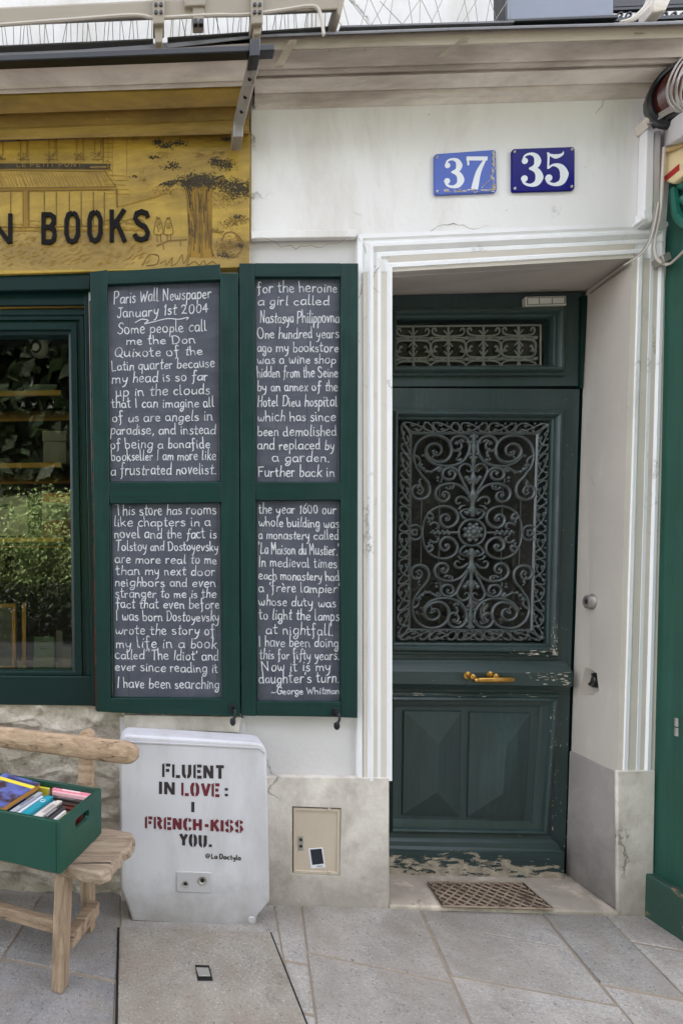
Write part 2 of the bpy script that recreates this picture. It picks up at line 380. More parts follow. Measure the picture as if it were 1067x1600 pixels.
M['rust_dark'] = pmat('dark grate bed', lin(70, 58, 46), 0.9, 0.3, 12, bump=0.4)
def rubble_mat():
    n = NT('rough rubble plaster')
    a = n.noise(11, 9, 0.75, None, 0.6)
    col = n.ramp(a, [(0.3, lin(158, 146, 130)), (0.5, lin(198, 188, 172)), (0.72, lin(214, 204, 188))])
    v = n.n.new('ShaderNodeTexVoronoi'); v.inputs['Scale'].default_value = 7; v.feature = 'DISTANCE_TO_EDGE'
    n.link(n.mapped((0.7, 1, 1.3)), v.inputs['Vector'])
    ed = n.ramp(v.outputs['Distance'], [(0.0, 1.0), (0.14, 0.0)])
    col = n.mix(n.math('MULTIPLY', ed, n.ramp(n.noise(3, 3), [(0.4, 0.0), (0.7, 0.6)])), col, lin(196, 186, 170))
    col = n.mix(n.ramp(n.noise(30, 6, 0.7), [(0.5, 0.0), (0.8, 0.6)]), col, lin(104, 92, 78))
    n.link(col, n.p.inputs['Base Color']); n.p.inputs['Roughness'].default_value = 0.9
    h = n.math('ADD', n.math('MULTIPLY', n.noise(9, 8, 0.7), 1.0), n.math('MULTIPLY', ed, 0.3))
    n.bump(h, 0.9, 0.03); return n.m
M['rubble'] = rubble_mat()

def granite_mat(name, tintattr=True, base=(150, 146, 141), spk=0.35, warm=None):
    n = NT(name)
    b = lin(*base)
    a = n.noise(4, 7, 0.65)
    col = n.ramp(a, [(0.3, mul(b, 0.74)), (0.7, mul(b, 1.22))])
    s1 = n.noise(115, 4, 0.85)
    col = n.mix(n.ramp(s1, [(0.56, 0.0), (0.66, spk)]), col, lin(224, 222, 218))
    s2 = n.noise(90, 4, 0.85, n.mapped((1, 1, 1), (0.4, 0.3, 0)))
    col = n.mix(n.ramp(s2, [(0.56, 0.0), (0.68, spk * 1.5)]), col, lin(74, 74, 76))
    if tintattr:
        at_ = n.n.new('ShaderNodeAttribute'); at_.attribute_name = 'tint'
        col = n.mix(1.0, col, at_.outputs['Color'], 'MULTIPLY')
    st = n.ramp(n.noise(2.6, 9, 0.72, None, 0.8), [(0.42, 0.0), (0.72, 0.8)])
    col = n.mix(n.ramp(n.noise(7, 8, 0.75, n.mapped((1, 0.6, 1)), 1.0), [(0.56, 0.0), (0.72, 0.5)]), col, lin(84, 80, 76))
    col = n.mix(st, col, lin(*(warm or (128, 116, 100))))
    col = n.mix(n.ramp(n.noise(22, 4, 0.6), [(0.70, 0.0), (0.72, 0.7)]), col, lin(66, 62, 58))
    n.link(col, n.p.inputs['Base Color']); n.p.inputs['Roughness'].default_value = 0.75
    n.bump(n.math('ADD', n.noise(110, 4, 0.75), n.noise(26, 7, 0.7, n.mapped((0.6, 1.4, 1)))), 0.9, 0.007); return n.m
M['paver'] = granite_mat('granite paving', True, (164, 159, 152), 0.75, (132, 122, 108))
M['cover'] = granite_mat('speckled cover concrete', False, (146, 139, 128), 0.6, (124, 110, 92))

def wood_mat(name, c0, c1, c2, ax=(0.06, 1, 1), sc=40, rot=(0, 0, 0.3316)):
    n = NT(name)
    g = n.noise(sc, 8, 0.7, n.mapped(ax, rot), 0.8)
    col = n.ramp(g, [(0.3, lin(*c0)), (0.5, lin(*c1)), (0.7, lin(*c2))])
    col = n.mix(n.ramp(n.noise(9, 6, 0.7, n.mapped((0.4, 1, 1))), [(0.5, 0.0), (0.8, 0.6)]), col, lin(*c0))
    crack = n.ramp(n.noise(34, 7, 0.65, n.mapped((ax[0] * 0.6, ax[1], ax[2]), rot), 0.6), [(0.33, 1.0), (0.38, 0.0)])
    col = n.mix(crack, col, mul(lin(*c0), 0.6))
    n.link(col, n.p.inputs['Base Color']); n.p.inputs['Roughness'].default_value = 0.75
    n.bump(n.math('SUBTRACT', g, crack), 0.9, 0.008); return n.m
M['wood'] = wood_mat('weathered bench seat wood', (96, 80, 64), (142, 124, 104), (178, 160, 138), (0.10, 1, 1), 30)
M['wood_rail'] = wood_mat('bench back rail wood', (126, 104, 82), (172, 146, 118), (198, 174, 146), (0.08, 1, 1), 34)
M['wood_leg'] = wood_mat('bench leg wood', (110, 90, 70), (152, 130, 106), (180, 158, 134), (1, 1, 0.08), 34)
M['wood_bar'] = wood_mat('bench stretcher wood', (110, 90, 70), (150, 128, 104), (176, 154, 130), (0.08, 1, 1), 34)

def glass_mat(name, tint=0.92, ior=1.9, dust=0.0):
    n = NT(name)
    tr = n.n.new('ShaderNodeBsdfTransparent'); tr.inputs[0].default_value = (tint, tint, tint * 0.98, 1)
    gl = n.n.new('ShaderNodeBsdfGlossy'); gl.inputs['Roughness'].default_value = 0.01
    fr = n.n.new('ShaderNodeFresnel'); fr.inputs['IOR'].default_value = ior
    ms = n.n.new('ShaderNodeMixShader'); n.link(fr.outputs[0], ms.inputs[0]); n.link(tr.outputs[0], ms.inputs[1]); n.link(gl.outputs[0], ms.inputs[2])
    if dust:                                       # a film of dust on the pane
        df = n.n.new('ShaderNodeBsdfDiffuse'); df.inputs[0].default_value = lin(150, 146, 140)
        m2 = n.n.new('ShaderNodeMixShader'); n.link(n.ramp(n.noise(6, 6, 0.7), [(0.3, dust * 0.4), (0.75, dust * 2)]), m2.inputs[0]); n.link(ms.outputs[0], m2.inputs[1]); n.link(df.outputs[0], m2.inputs[2]); ms = m2
    n.link(ms.outputs[0], n.out.inputs['Surface']); return n.m
M['glass'] = glass_mat('shop window glass', 0.9, 1.6)
M['glass_door'] = glass_mat('dusty door glass', 0.45, 1.40, 0.10)

def leaf_mat(name, c, k=0.35):
    n = NT(name)
    col = n.ramp(n.noise(1.2, 4), [(0.3, mul(lin(*c), 0.55)), (0.7, mul(lin(*c), 1.5))])
    n.link(col, n.p.inputs['Base Color']); n.p.inputs['Roughness'].default_value = 0.5
    tl = n.n.new('ShaderNodeBsdfTranslucent'); n.link(col, tl.inputs[0])
    ms = n.n.new('ShaderNodeMixShader'); ms.inputs[0].default_value = k
    n.link(n.p.outputs[0], ms.inputs[1]); n.link(tl.outputs[0], ms.inputs[2]); n.link(ms.outputs[0], n.out.inputs['Surface']); return n.m
M['leaf'] = leaf_mat('light foliage', (150, 170, 112))
M['leaf_dark'] = leaf_mat('dark foliage', (44, 58, 34))
M['bark'] = pmat('tree bark', lin(88, 76, 62), 0.9, 0.3, 9, bump=0.8, stretch=(1, 1, 0.2))

# ------------------------------------------------------------------ the setting: ground and pavement
def ring2(mb, outer, inner, prof, Y, open_bottom=False):
    """mitred moulding between two quads of pixels on plane Y; profile of (0 outer .. 1 inner, height towards the street in m)"""
    co = [at(x, y, Y) for x, y in outer]; ci = [at(x, y, Y) for x, y in inner]
    order = [3, 0, 1, 2] if open_bottom else [0, 1, 2, 3]
    rings = [[co[i].lerp(ci[i], t) + Vector((0, -d, 0)) for i in order] for t, d in prof]
    if open_bottom:
        mb.loft(rings, False, False)
    else: mb.loft(rings, True, False)
def ringsamp(poly, n):                              # n points evenly along a closed polygon
    P = [Vector(p) for p in poly]; L = [(P[(i + 1) % len(P)] - P[i]).length for i in range(len(P))]; T = sum(L); out = []
    for k in range(n):
        d = T * k / n; i = 0
        while d > L[i]: d -= L[i]; i += 1
        out.append(P[i].lerp(P[(i + 1) % len(P)], d / max(L[i], 1e-9)))
    return out

def holeplate(quad, hole, cen, nrm, per=8):
    """matching rings for a quad plate with a hole: per points along each side, and the hole's rim met by the ray to each"""
    e1 = (quad[1] - quad[0]).normalized(); e2 = nrm.cross(e1)
    out = [quad[i].lerp(quad[(i + 1) % 4], k / per) for i in range(4) for k in range(per)]
    fl = lambda p: ((p - cen).dot(e1), (p - cen).dot(e2))
    H2 = [fl(p) for p in hole]; rim = []
    for p in out:
        x, y = fl(p); l = math.hypot(x, y); x /= l; y /= l; best = None
        for i in range(len(H2)):
            (ax, ay), (bx, by) = H2[i], H2[(i + 1) % len(H2)]
            dx, dy = bx - ax, by - ay; den = x * dy - y * dx
            if abs(den) < 1e-12: continue
            t = (ax * dy - ay * dx) / den; u = (ax * y - ay * x) / den
            if t > 0 and -1e-6 <= u <= 1 + 1e-6: best = t if best is None else max(best, t)
        best = best or 0.01
        rim.append(cen + e1 * x * best + e2 * y * best)
    return out, rim
mb = MB()
mb.add([(-90, -150, -0.004), (90, -150, -0.004), (90, 40, -0.004), (-90, 40, -0.004)], [(0, 1, 2, 3)])
tag(mb.build('ground', M['mortar']), kind='structure')

# paving slabs: joints read from the photograph, laid on past the frame
def gl(p, q):                                       # line on the ground through two pixels -> x as a function of y
    a, b = atz(*p), atz(*q); k = (b.x - a.x) / (b.y - a.y)
    return lambda y: a.x + k * (y - a.y)
LN = [gl((40, 1440), (-60, 1600)), gl((187, 1450), (180, 1600)), gl((432, 1431), (462, 1600)), gl((471, 1425), (494, 1600)), gl((657, 1422), (736, 1600)),
      gl((853, 1435), (990, 1600)), gl((958, 1444), (1110, 1600)), gl((1090, 1450), (1300, 1600))]
def jy(p, q, li):                                   # y where the joint through two pixels crosses line li
    a, b = atz(*p), atz(*q); k = (b.y - a.y) / (b.x - a.x); y = a.y
    for _ in range(30): y = a.y + k * (LN[li](y) - a.x)
    return y
def joint(p, q, i): return (jy(p, q, i), jy(p, q, i + 1))
JT = {0: [joint((20, 1500), (180, 1532), 0)],
      1: [],
      2: [joint((445, 1500), (480, 1506), 2)],
      3: [joint((487, 1489), (697, 1533), 3)],
      4: [joint((664, 1441), (860, 1477), 4), joint((706, 1523), (958, 1569), 4)],
      5: [joint((932, 1536), (1067, 1562), 5)],
      6: [joint((980, 1470), (1067, 1486), 6)]}
vs, fs, tints = [], [], []
def slab(q, tint):
    c = sum(q, Vector((0, 0, 0))) / 4; g = 0.0075
    top = []; bot = []
    for p in q:
        d = (c - p); d.z = 0; d.normalize()
        top.append(p + d * (g + 0.004)); bot.append(p + d * g)
    dz = rnd.uniform(-0.0012, 0.0012)
    n = len(vs)
    vs.extend([Vector((p.x, p.y, dz)) for p in top] + [Vector((p.x, p.y, -0.004)) for p in bot] + [Vector((p.x, p.y, -0.04)) for p in bot])
    F_ = [(0, 1, 2, 3)] + [(i, (i + 1) % 4, 4 + (i + 1) % 4, 4 + i) for i in range(4)] + [(4 + i, 4 + (i + 1) % 4, 8 + (i + 1) % 4, 8 + i) for i in range(4)]
    fs.extend([tuple(j + n for j in f) for f in F_]); tints.extend([tint] * 9)
TN = {(5, 0): (0.76, 0.77, 0.78), (0, 0): (0.66, 0.68, 0.72), (0, 1): (0.62, 0.64, 0.68), (6, 0): (1.08, 1.06, 1.04), (2, 0): (0.92, 0.92, 0.93), (3, 0): (0.9, 0.89, 0.88)}
extra = []
for c in range(7):
    a, b = LN[c], LN[c + 1]
    js = [(0.20, 0.20)] + JT[c]
    last = js[-1]; y0 = min(last) - (0.0 if not JT[c] else 0.0)
    k = 0
    L_, R_ = last
    while min(L_, R_) > -7.5:
        st = 0.62 + 0.23 * rnd.random() if c != 2 else 0.22; L_ -= st; R_ -= st; js.append((L_, R_))
    for i in range(len(js) - 1):
        (l0, r0), (l1, r1) = js[i], js[i + 1]
        q = [V(a(l0), l0, 0), V(a(l1), l1, 0), V(b(r1), r1, 0), V(b(r0), r0, 0)]
        if min(b(r1) - a(l1), b(r0) - a(l0)) < 0.03: continue
        t = TN.get((c, i)) or tuple([rnd.uniform(0.82, 1.10)] * 3)
        slab(q, t)
# plain rows of slabs to both sides of the frame and in front of the door to the left
for c in range(14):
    for side in (-1, 1):
        base = (lambda y, c=c: LN[0](max(y, -2)) - 0.55 * (c + 1)) if side < 0 else (lambda y, c=c: LN[7](max(y, -2)) + 0.55 * c)
        y = 0.2 - rnd.random() * 0.4 if c else 0.2
        ys = [0.25]
        while ys[-1] > -7.5: ys.append(ys[-1] - rnd.uniform(0.6, 0.9))
        for i in range(len(ys) - 1):
            q = [V(base(ys[i]), ys[i], 0), V(base(ys[i + 1]), ys[i + 1], 0), V(base(ys[i + 1]) + 0.55, ys[i + 1], 0), V(base(ys[i]) + 0.55, ys[i], 0)]
            g = rnd.uniform(0.72, 0.9) if side < 0 else rnd.uniform(0.88, 1.05)
            slab(q, (g, g, g * (1.03 if side < 0 else 1)))
me = bpy.data.meshes.new('pavement'); me.from_pydata([tuple(v) for v in vs], [], fs); me.update()
import bmesh
bm = bmesh.new(); bm.from_mesh(me); bmesh.ops.recalc_face_normals(bm, faces=bm.faces); bm.to_mesh(me); bm.free()
ca = me.color_attributes.new('tint', 'FLOAT_COLOR', 'CORNER')
for p, t in zip(me.polygons, tints):
    for li in p.loop_indices: ca.data[li].color = (*t, 1)
me.materials.append(M['paver'])
pav = bpy.data.objects.new('pavement', me); COL.objects.link(pav); tag(pav, kind='structure')
mb = MB(); mb.add([(-90, -150, 0.0), (90, -150, 0.0), (90, -8.02, 0.0), (-90, -8.02, 0.0)], [(0, 1, 2, 3)]); tag(mb.build('bounce_ground', M['bounce_ground']), kind='structure')  # unseen neutral ground, added to cut warm bounce onto the facade
mb = MB(); mb.box((-40, -8.0, -0.10), (80, 0, 0), (0, 0.25, 0), (0, 0, 0.10)); tag(mb.build('kerb', M['paver_plain'] if 'paver_plain' in M else M['cover'], bevel=0.01), kind='structure')

# ------------------------------------------------------------------ the town house
H = thing('town_house', 'old white plastered house with numbered blue plates over its dark green carved door', 'house', (0.9, 0, 0))
yD = 0.25                                            # plane of the door
mb = MB()
mb.pp([(380, 365), (560, 365), (558, 1216), (380, 1216)], 0.0, 0.12)
mb.pp([(138, 400), (380, 400), (380, 1118), (150, 1108)], 0.0, 0.12)
mb.build('wall', M['panel'], H)
mb = MB()
mb.pp([(392, 120), (1075, 95), (1075, 350), (1020, 354), (556, 371), (392, 373)], -0.012, 0.12)
mb.pp([(393, 361), (557, 358), (557, 370), (393, 372.5)], -0.030, -0.010)
mb.build('frieze', M['white'], H, bevel=0.003)
# plinth with the hatch opening
mb = MB()
hx = [(457, 1260), (533, 1263), (531, 1369), (457, 1365)]
outer = [(190, 1212), (608, 1216), (607, 1440), (190, 1440)]
o_ = ringsamp([at(x, y, -0.032) for x, y in outer], 4); i_ = [at(x, y, -0.032) for x, y in hx]
o4 = [at(x, y, -0.032) for x, y in outer]
mb.loft([[p + V(0, 0.15, 0) for p in o4], o4, i_, [p + V(0, 0.02, 0) for p in i_]], True, False)
mb.build('plinth', M['plinth'], H, bevel=0.004)
mb = MB()
mb.pp([(963, 1204), (1024, 1204), (1020, 1450), (965, 1450)], -0.034, -0.018)
mb.build('plinth', M['plinth'], H, bevel=0.006, label='pale plinth block right of the door')
# upper storeys (cast the shade the street lies in)
mb = MB()
mb.box((-9, 0.02, 3.46), (21, 0, 0), (0, 8, 0), (0, 0, 12.2))
mb.box((2.4, 0.06, -0.1), (9.6, 0, 0), (0, 8, 0), (0, 0, 3.54))
mb.box((-9, 0.06, -0.1), (6, 0, 0), (0, 8, 0), (0, 0, 3.54))
mb.box((-3, 7.9, -0.1), (5.4, 0, 0), (0, 0.1, 0), (0, 0, 3.54))
mb.build('upper_wall', M['white'], H)
for i in range(5):
    for j in range(3):
        x0 = -7.5 + 3.6 * i; mb = MB()
        mb.box((x0, -0.03, 4.6 + 3.5 * j), (1.25, 0, 0), (0, 0.049, 0), (0, 0, 2.0)); mb.build('window', M['green_dark'], H)
# cornice over the door side
def corn(mb, prof, x0, x1):
    """horizontal moulding: profile of (y at left pixel column, y at right column, depth plane)"""
    rings = []
    for X, k in ((x0, 0), (x1, 1)): rings.append([at(X, p[k], p[2]) for p in prof])
    mb.loft([list(r) for r in rings], False, False)
    return rings
C0, C1 = 398, 1085
mb = MB()
corn(mb, [(60, 30, 0.02), (60, 33, -0.195), (79, 58, -0.19), (81, 60, -0.15), (108, 88, -0.128), (110, 90, -0.112), (117, 97, -0.112), (120, 100, -0.088), (124, 104, -0.094), (146, 126, -0.060), (148, 128, -0.05), (154, 134, -0.05), (162, 142, -0.03), (172, 152, -0.013)], C0, C1)
mb.build('cornice', M['cornice'], H, ang=20)
mb = MB()
r0 = [at(C0, p[0], p[2]) for p in [(57, 0, -0.22), (80, 0, -0.215), (80, 0, -0.16), (57, 0, -0.16)]]
r1 = [at(C1, p[0], p[2]) for p in [(36, 0, -0.22), (59, 0, -0.215), (59, 0, -0.16), (36, 0, -0.16)]]
mb.loft([r0, r1])
mb.build('cornice_board', M['cornice_wood'], H, bevel=0.004)
mb = MB()
pts0 = [(-200, 91), (0, 84), (120, 78), (260, 68), (400, 55), (430, 53), (700, 43.5), (1085, 33)]
for (xa, ya), (xb, yb) in zip(pts0, pts0[1:]):
    mb.loft([[at(xa, ya, -0.235), at(xa, ya + (8 if xa < 400 else 4.5), -0.235), at(xa, ya + 3, 0.03), at(xa, ya - 2, 0.03)],
             [at(xb, yb, -0.235), at(xb, yb + (8 if xb < 400 else 4.5), -0.235), at(xb, yb + 3, 0.03), at(xb, yb - 2, 0.03)]])
mb.build('flashing', M['lead'], H, bevel=0.002)
# splinters of old laths under the cornice
mb = MB()
for p, q, yy in (((724, 57), (686, 86), -0.235), ((452, 62), (430, 103), -0.24), ((995, 50), (955, 64), -0.225)):
    a, b = at(p[0], p[1], yy), at(q[0], q[1], yy + 0.05); dx = V(0.028, 0, 0)
    mb = MB(); mb.box(a, dx, V(0, 0.012, 0.004), b - a); mb.build('lath', M['cornice_wood'], H, bevel=0.002)
# moulded door surround
so = [(556, 371), (1046, 351), (1024, 1206), (556, 1216)]
si = [(608, 426), (986, 404), (963, 1206), (608, 1216)]
AP = [(0, -0.02), (0, 0.018), (0.13, 0.022), (0.17, 0.016), (0.22, 0.017), (0.27, 0.026), (0.33, 0.032), (0.41, 0.033), (0.46, 0.025), (0.49, 0.018),
      (0.53, 0.022), (0.57, 0.026), (0.66, 0.027), (0.70, 0.021), (0.74, 0.020), (0.80, 0.020), (0.84, 0.026), (0.90, 0.031), (0.985, 0.031), (1.0, 0.026), (1.0, -0.03)]
mb = MB(); ring2(mb, so, si, AP, 0.0, True)
mb.build('door_surround', M['white_paint'], H, ang=25)
# reveals and soffit
def quadslab(mb, q, off):
    mb.loft([q, [p + V(*off) for p in q]])
mb = MB()
fr = lambda y: at(986 + (963 - 986) * (y - 404) / (1206 - 404), y, -0.026)
bk = lambda y: at(915 + (886 - 915) * (y - 455) / (1366 - 455), y, yD + 0.01)
A, B, C_, D_ = at(986, 404, -0.026), at(915, 455, yD), at(892, 1174, yD), at(963, 1206, -0.026)
hole_uv = []
# niche for the lock, its rim read from the photograph
hp = [(896, 1041), (915, 1043), (929, 1049), (937, 1060), (938, 1072), (932, 1083), (922, 1086), (897, 1080)]
n_ = (B - A).cross(D_ - A).normalized()
def onrev(x, y):
    d = MC @ Vector(((x - PX) / F, -(y - PY) / F, -1)); t = (A - CL).dot(n_) / d.dot(n_); return CL + d * t
hole = smooth([onrev(*p) for p in hp], 3, True)
if n_.x < 0: n_ = -n_
cen = sum(hole, V(0, 0, 0)) / len(hole)
outq, hole = holeplate([A, B, C_, D_], hole, cen, n_)
mb.loft([[p + V(0.2, 0, 0) for p in outq], outq, hole, [p.lerp(cen, 0.06) + n_ * 0.05 for p in hole], [p.lerp(cen, 0.45) + n_ * 0.095 for p in hole]], True, True)
mb.build('reveal', M['reveal'], H, ang=40)
mb = MB(); c2 = onrev(911, 1062) + n_ * 0.055
mb.lathe(c2 + n_ * 0.03, -n_, [(0.0, 0), (0.034, 0.0), (0.034, 0.05), (0.027, 0.06), (0.016, 0.054), (0, 0.054)], 14)
mb.build('door_lock', M['black_metal'], H)
mb = MB()
q = [at(963.5, 1205, -0.019), at(891, 1173, yD), at(884.5, 1372, yD), at(965.5, 1436, -0.019)]
quadslab(mb, [p + V(-0.006, 0, 0) for p in q], (0.07, 0, 0)); mb.build('reveal', M['plinth_grey'], H, bevel=0.004, label='grey cement foot of the door reveal')
mb = MB()
mb.loft([[at(608, 425, -0.026), at(990, 403, -0.026), at(920, 454.6, yD + 0.01), at(560, 463, yD + 0.01)],
         [p + V(0, 0, 0.06) for p in (at(608, 425, -0.026), at(990, 403, -0.026), at(920, 454.6, yD + 0.01), at(560, 463, yD + 0.01))]])
mb.build('soffit', M['soffit'], H)
mb = MB()
a, b = at(607.5, 424, -0.026), at(607.5, 1425, -0.026)
mb.loft([[a, a + V(-0.1, 0, 0), b + V(-0.1, 0, 0), b], [a + V(0, yD + .03, 0), a + V(-0.1, yD + .03, 0), b + V(-0.1, yD + .03, 0), b + V(0, yD + .03, 0)]])
mb.build('reveal', M['reveal'], H)
# dark hall behind the door so that the glass shows depth
mb = MB(); mb.box((0.7, 2.0, 0), (1.6, 0, 0), (0, 0.05, 0), (0, 0, 3.4)); mb.box((2.2, 0.3, 0), (0.05, 0, 0), (0, 1.8, 0), (0, 0, 3.4)); mb.box((0.7, 0.3, 0), (0.05, 0, 0), (0, 1.8, 0), (0, 0, 3.4)); mb.box((0.7, 0.3, -.02), (1.6, 0, 0), (0, 1.8, 0), (0, 0, .02))
mb.build('hallway', M['soffit'], H)

# utility hatch in the plinth
mb = MB(); q = [(458.5, 1261.5), (531, 1264.5), (529.5, 1367), (458.5, 1363.5)]
mb.pp(q, -0.026, -0.005); hb = mb.build('hatch', M['hatch'], H, bevel=0.0015)
mb = MB(); ring2(mb, q, [(462, 1266), (526.5, 1268.5), (525.5, 1362), (462, 1359)], [(0, 0), (0, 0.004), (0.9, 0.004), (1, 0)], -0.026)
mb.pp([(513, 1263), (517, 1263), (517, 1267), (513, 1267)], -0.034, -0.02); mb.pp([(513, 1362), (517, 1362), (517, 1366.5), (513, 1366.5)], -0.034, -0.02)
mb.build('frame', M['hatch'], hb, bevel=0.001)
mb = MB(); mb.rect(466, 1306.5, 474, 1329, -0.0285, -0.02)
lp = mb.build('lock_plate', M['steel'], hb, bevel=0.001)
mb = MB()
for cy in (1312, 1322):
    mb = MB(); mb.lathe(at(470, cy, -0.0285), (0, -1, 0), [(0.006, 0), (0.006, 0.002), (0.003, 0.002), (0.003, 0.0005), (0, 0.0005)], 10); mb.build('keyhole', M['black_metal'], hb)
mb = MB(); mb.pp([(482, 1326), (504, 1324), (508.5, 1355), (486, 1357)], -0.0268, -0.0255); st_ = mb.build('sticker', M['paper'], hb)
mb = MB(); mb.pp([(484.5, 1327.5), (502.5, 1326), (506, 1349.5), (488, 1351.5)], -0.0274, -0.0265); mb.build('print', M['photo'], hb)
mb = MB(); mb.ribbon(smooth([at(495 + i * 1.3, 1353.6 + (-1) ** i * 0.7 - i * .1, -0.0272) for i in range(8)], 3), 0.0016); mb.build('scribble', M['enamel_dark'], hb)

# door step with its grate
mb = MB()
q = [atz(600, 1366, 0.016), atz(892, 1370, 0.016), V(at(966, 1420, -0.03).x, -0.036, 0.016), V(at(608, 1420, -0.03).x, -0.034, 0.016)]
q[0].y = yD + 0.05; q[1].y = yD + 0.05
mb.prism(q, (0, 0, -0.06)); mb.build('door_step', M['step'], H, bevel=0.008)

# cracks and lifted paint on the plaster
def crack(mb, x, y, dx, dy, n, Y, w):
    pts = [(x, y)]
    for i in range(n):
        x += dx + rnd.gauss(0, abs(dy) * .5 + .6); y += dy + rnd.gauss(0, abs(dx) * .35 + .6); pts.append((x, y))
    m = len(pts); mb.ribbon([at(a, b, Y) for a, b in pts], [w * (0.35 + math.sin(math.pi * (i + .5) / m)) * rnd.uniform(.5, 1.2) for i in range(m)], 0.0006)
crk = pmat('crack dirt', lin(126, 114, 100), 0.9, 0.2, 20, bump=0)  # dirt colour of the crack lines
for a in ((560, 372, 5, 7, 9, -.020, .0022), (592, 404, 2, 6, 9, -.028, .0018), (600, 372, 8, -.4, 20, -.0125, .0016), (930, 178, 2, -4, 6, -.0125, .0016), (1003, 250, .3, 8, 10, -.0125, .0018),
          (398, 372.5, 8, -.3, 19, -.031, .0018),): mb = MB(); crack(mb, *a); mb.build('crack', crk, H)
def flake(mb, x, y, rx, ry, P):
    n = 8; a0 = rnd.random() * 6; mb.k += 1
    mb.add([P(x + rx * rnd.uniform(.4, 1) * math.cos(a0 + 6.283 * i / n), y + ry * rnd.uniform(.4, 1) * math.sin(a0 + 6.283 * i / n)) + V(0, -0.00002 * (mb.k % 40), 0) for i in range(n)], [tuple(range(n))])

# ------------------------------------------------------------------ the door and the light over it
def PD(x, y, d=0.0): return at(x, y, yD) + V(0, -d, 0)
mb = MB()
mb.pp([(908, 462), (918, 462), (910, 606), (906, 606)], yD - 0.012, yD + 0.06)
mb.pp([(905.5, 606), (910, 606), (884, 1371), (880.5, 1371)], yD + 0.012, yD + 0.06)
mb.build('door_frame', M['green_dark'], H)
# transom
mb = MB()
T_o = [(560, 462), (913, 456), (907, 603), (560, 604)]; T_i = [(619, 500), (859, 498), (858, 571), (619, 572)]
o4 = [PD(*p) for p in T_o]; i4 = [PD(*p) for p in T_i]
mb.loft([[p + V(0, 0.05, 0) for p in o4], o4, i4, [p + V(0, 0.05, 0) for p in i4]], True, False)
tr = mb.build('transom', M['door'], H, bevel=0.003)
BOL = [(0, -0.004), (0, 0.012), (0.12, 0.018), (0.2, 0.017), (0.26, 0.026), (0.4, 0.034), (0.55, 0.035), (0.68, 0.027), (0.74, 0.016), (0.80, 0.016), (0.9, 0.012), (1.0, 0.0), (1.0, -0.03)]
mb = MB(); ring2(mb, [(606, 484), (881, 482), (879, 588), (606, 589)], T_i, BOL, yD); mb.build('moulding', M['door'], tr, ang=28)
mb = MB(); mb.pp(T_i, yD + 0.035, yD + 0.039); mb.build('pane', M['glass_door'], tr)
mb = MB(); mb.pp([(820.5, 463.5), (884, 462), (884.5, 476.5), (821, 478.5)], yD - 0.024, yD + 0.0)
plq = mb.build('name_plate', M['white_plastic'], tr, bevel=0.002)
mb = MB(); ring2(mb, [(822.5, 465), (882.5, 463.7), (882.5, 475), (822.5, 477)], [(824, 466.3), (881, 465), (881, 473.7), (824, 475.7)], [(0, 0), (.2, .003), (.8, .003), (1, 0)], yD - 0.024)
for x in (842, 862): mb.pp([(x, 465), (x + 1.2, 465), (x + 1.2, 475.5), (x, 475.5)], yD - 0.0262, yD - 0.022)
mb.build('name_slots', M['cable_grey'], tr)

# leaf
door = MB()
G_i = [(622, 658), (856, 660), (848, 1003), (615, 1002)]; G_o = [(608, 640), (878, 641), (868, 1026), (606, 1022)]
L_o = [(560, 606), (905, 608), (881, 1369), (560, 1363)]
o4 = [PD(*p) for p in L_o]; i4 = [PD(*p) for p in G_i]
door.loft([[p + V(0, 0.05, 0) for p in o4], o4, i4, [p + V(0, 0.05, 0) for p in i4]], True, False)
# scuffs and chips of the old paint, where the photograph shows them
ex_ = lambda a, b: min(b, a + rnd.expovariate(1.0) * (b - a) * .35)
door.cm = 1
for dd, lst in ((.0012, [(699, 1207, 2.0, 8)] + [(x, y, ex_(.8, 2), ex_(.8, 2)) for x, y in ((736, 1149), (739, 1159), (668, 1154), (660, 1182), (752, 1236), (791, 1250), (812, 1272), (780, 1200))]),
                (.036, [(rnd.gauss(857, 2.5), 1022 - abs(rnd.gauss(0, 24)), ex_(.5, 1.6), ex_(.8, 6)) for _ in range(34)] + [(862 - abs(rnd.gauss(0, 34)), rnd.gauss(1018, 3), ex_(.8, 8), ex_(.4, 1.4)) for _ in range(30)]),
                (.0515, [(876 - abs(rnd.gauss(0, 30)), rnd.gauss(1057, 5), ex_(.7, 7), ex_(.4, 2)) for _ in range(40)]),
                (.034, [(rnd.gauss(853, 3), rnd.uniform(1100, 1290), ex_(.4, 1.2), ex_(.8, 5)) for _ in range(24)] + [(rnd.uniform(640, 850), rnd.gauss(1084, 2), ex_(1, 8), .6) for _ in range(14)]),
                (.002, [(rnd.uniform(862, 886), rnd.uniform(1050, 1340), ex_(.4, 1.2), ex_(.6, 4)) for _ in range(20)] + [(rnd.uniform(862, 898), rnd.uniform(620, 1000), .6, ex_(.6, 3)) for _ in range(14)])):
    for x, y, rx, ry in lst: flake(door, x, y, rx, ry, lambda a, b: PD(a, b, dd + .0008))
dl = door.build('door', [M['door'], pmat('bare scuffed paint', lin(176, 170, 158), .7, .15, 60, bump=0)], H, bevel=0.0)
mb = MB(); ring2(mb, G_o, G_i, BOL, yD); mb.build('moulding', M['door'], dl, ang=28)
mb = MB(); mb.pp(G_i, yD + 0.04, yD + 0.044); mb.build('pane', M['glass_door'], dl)
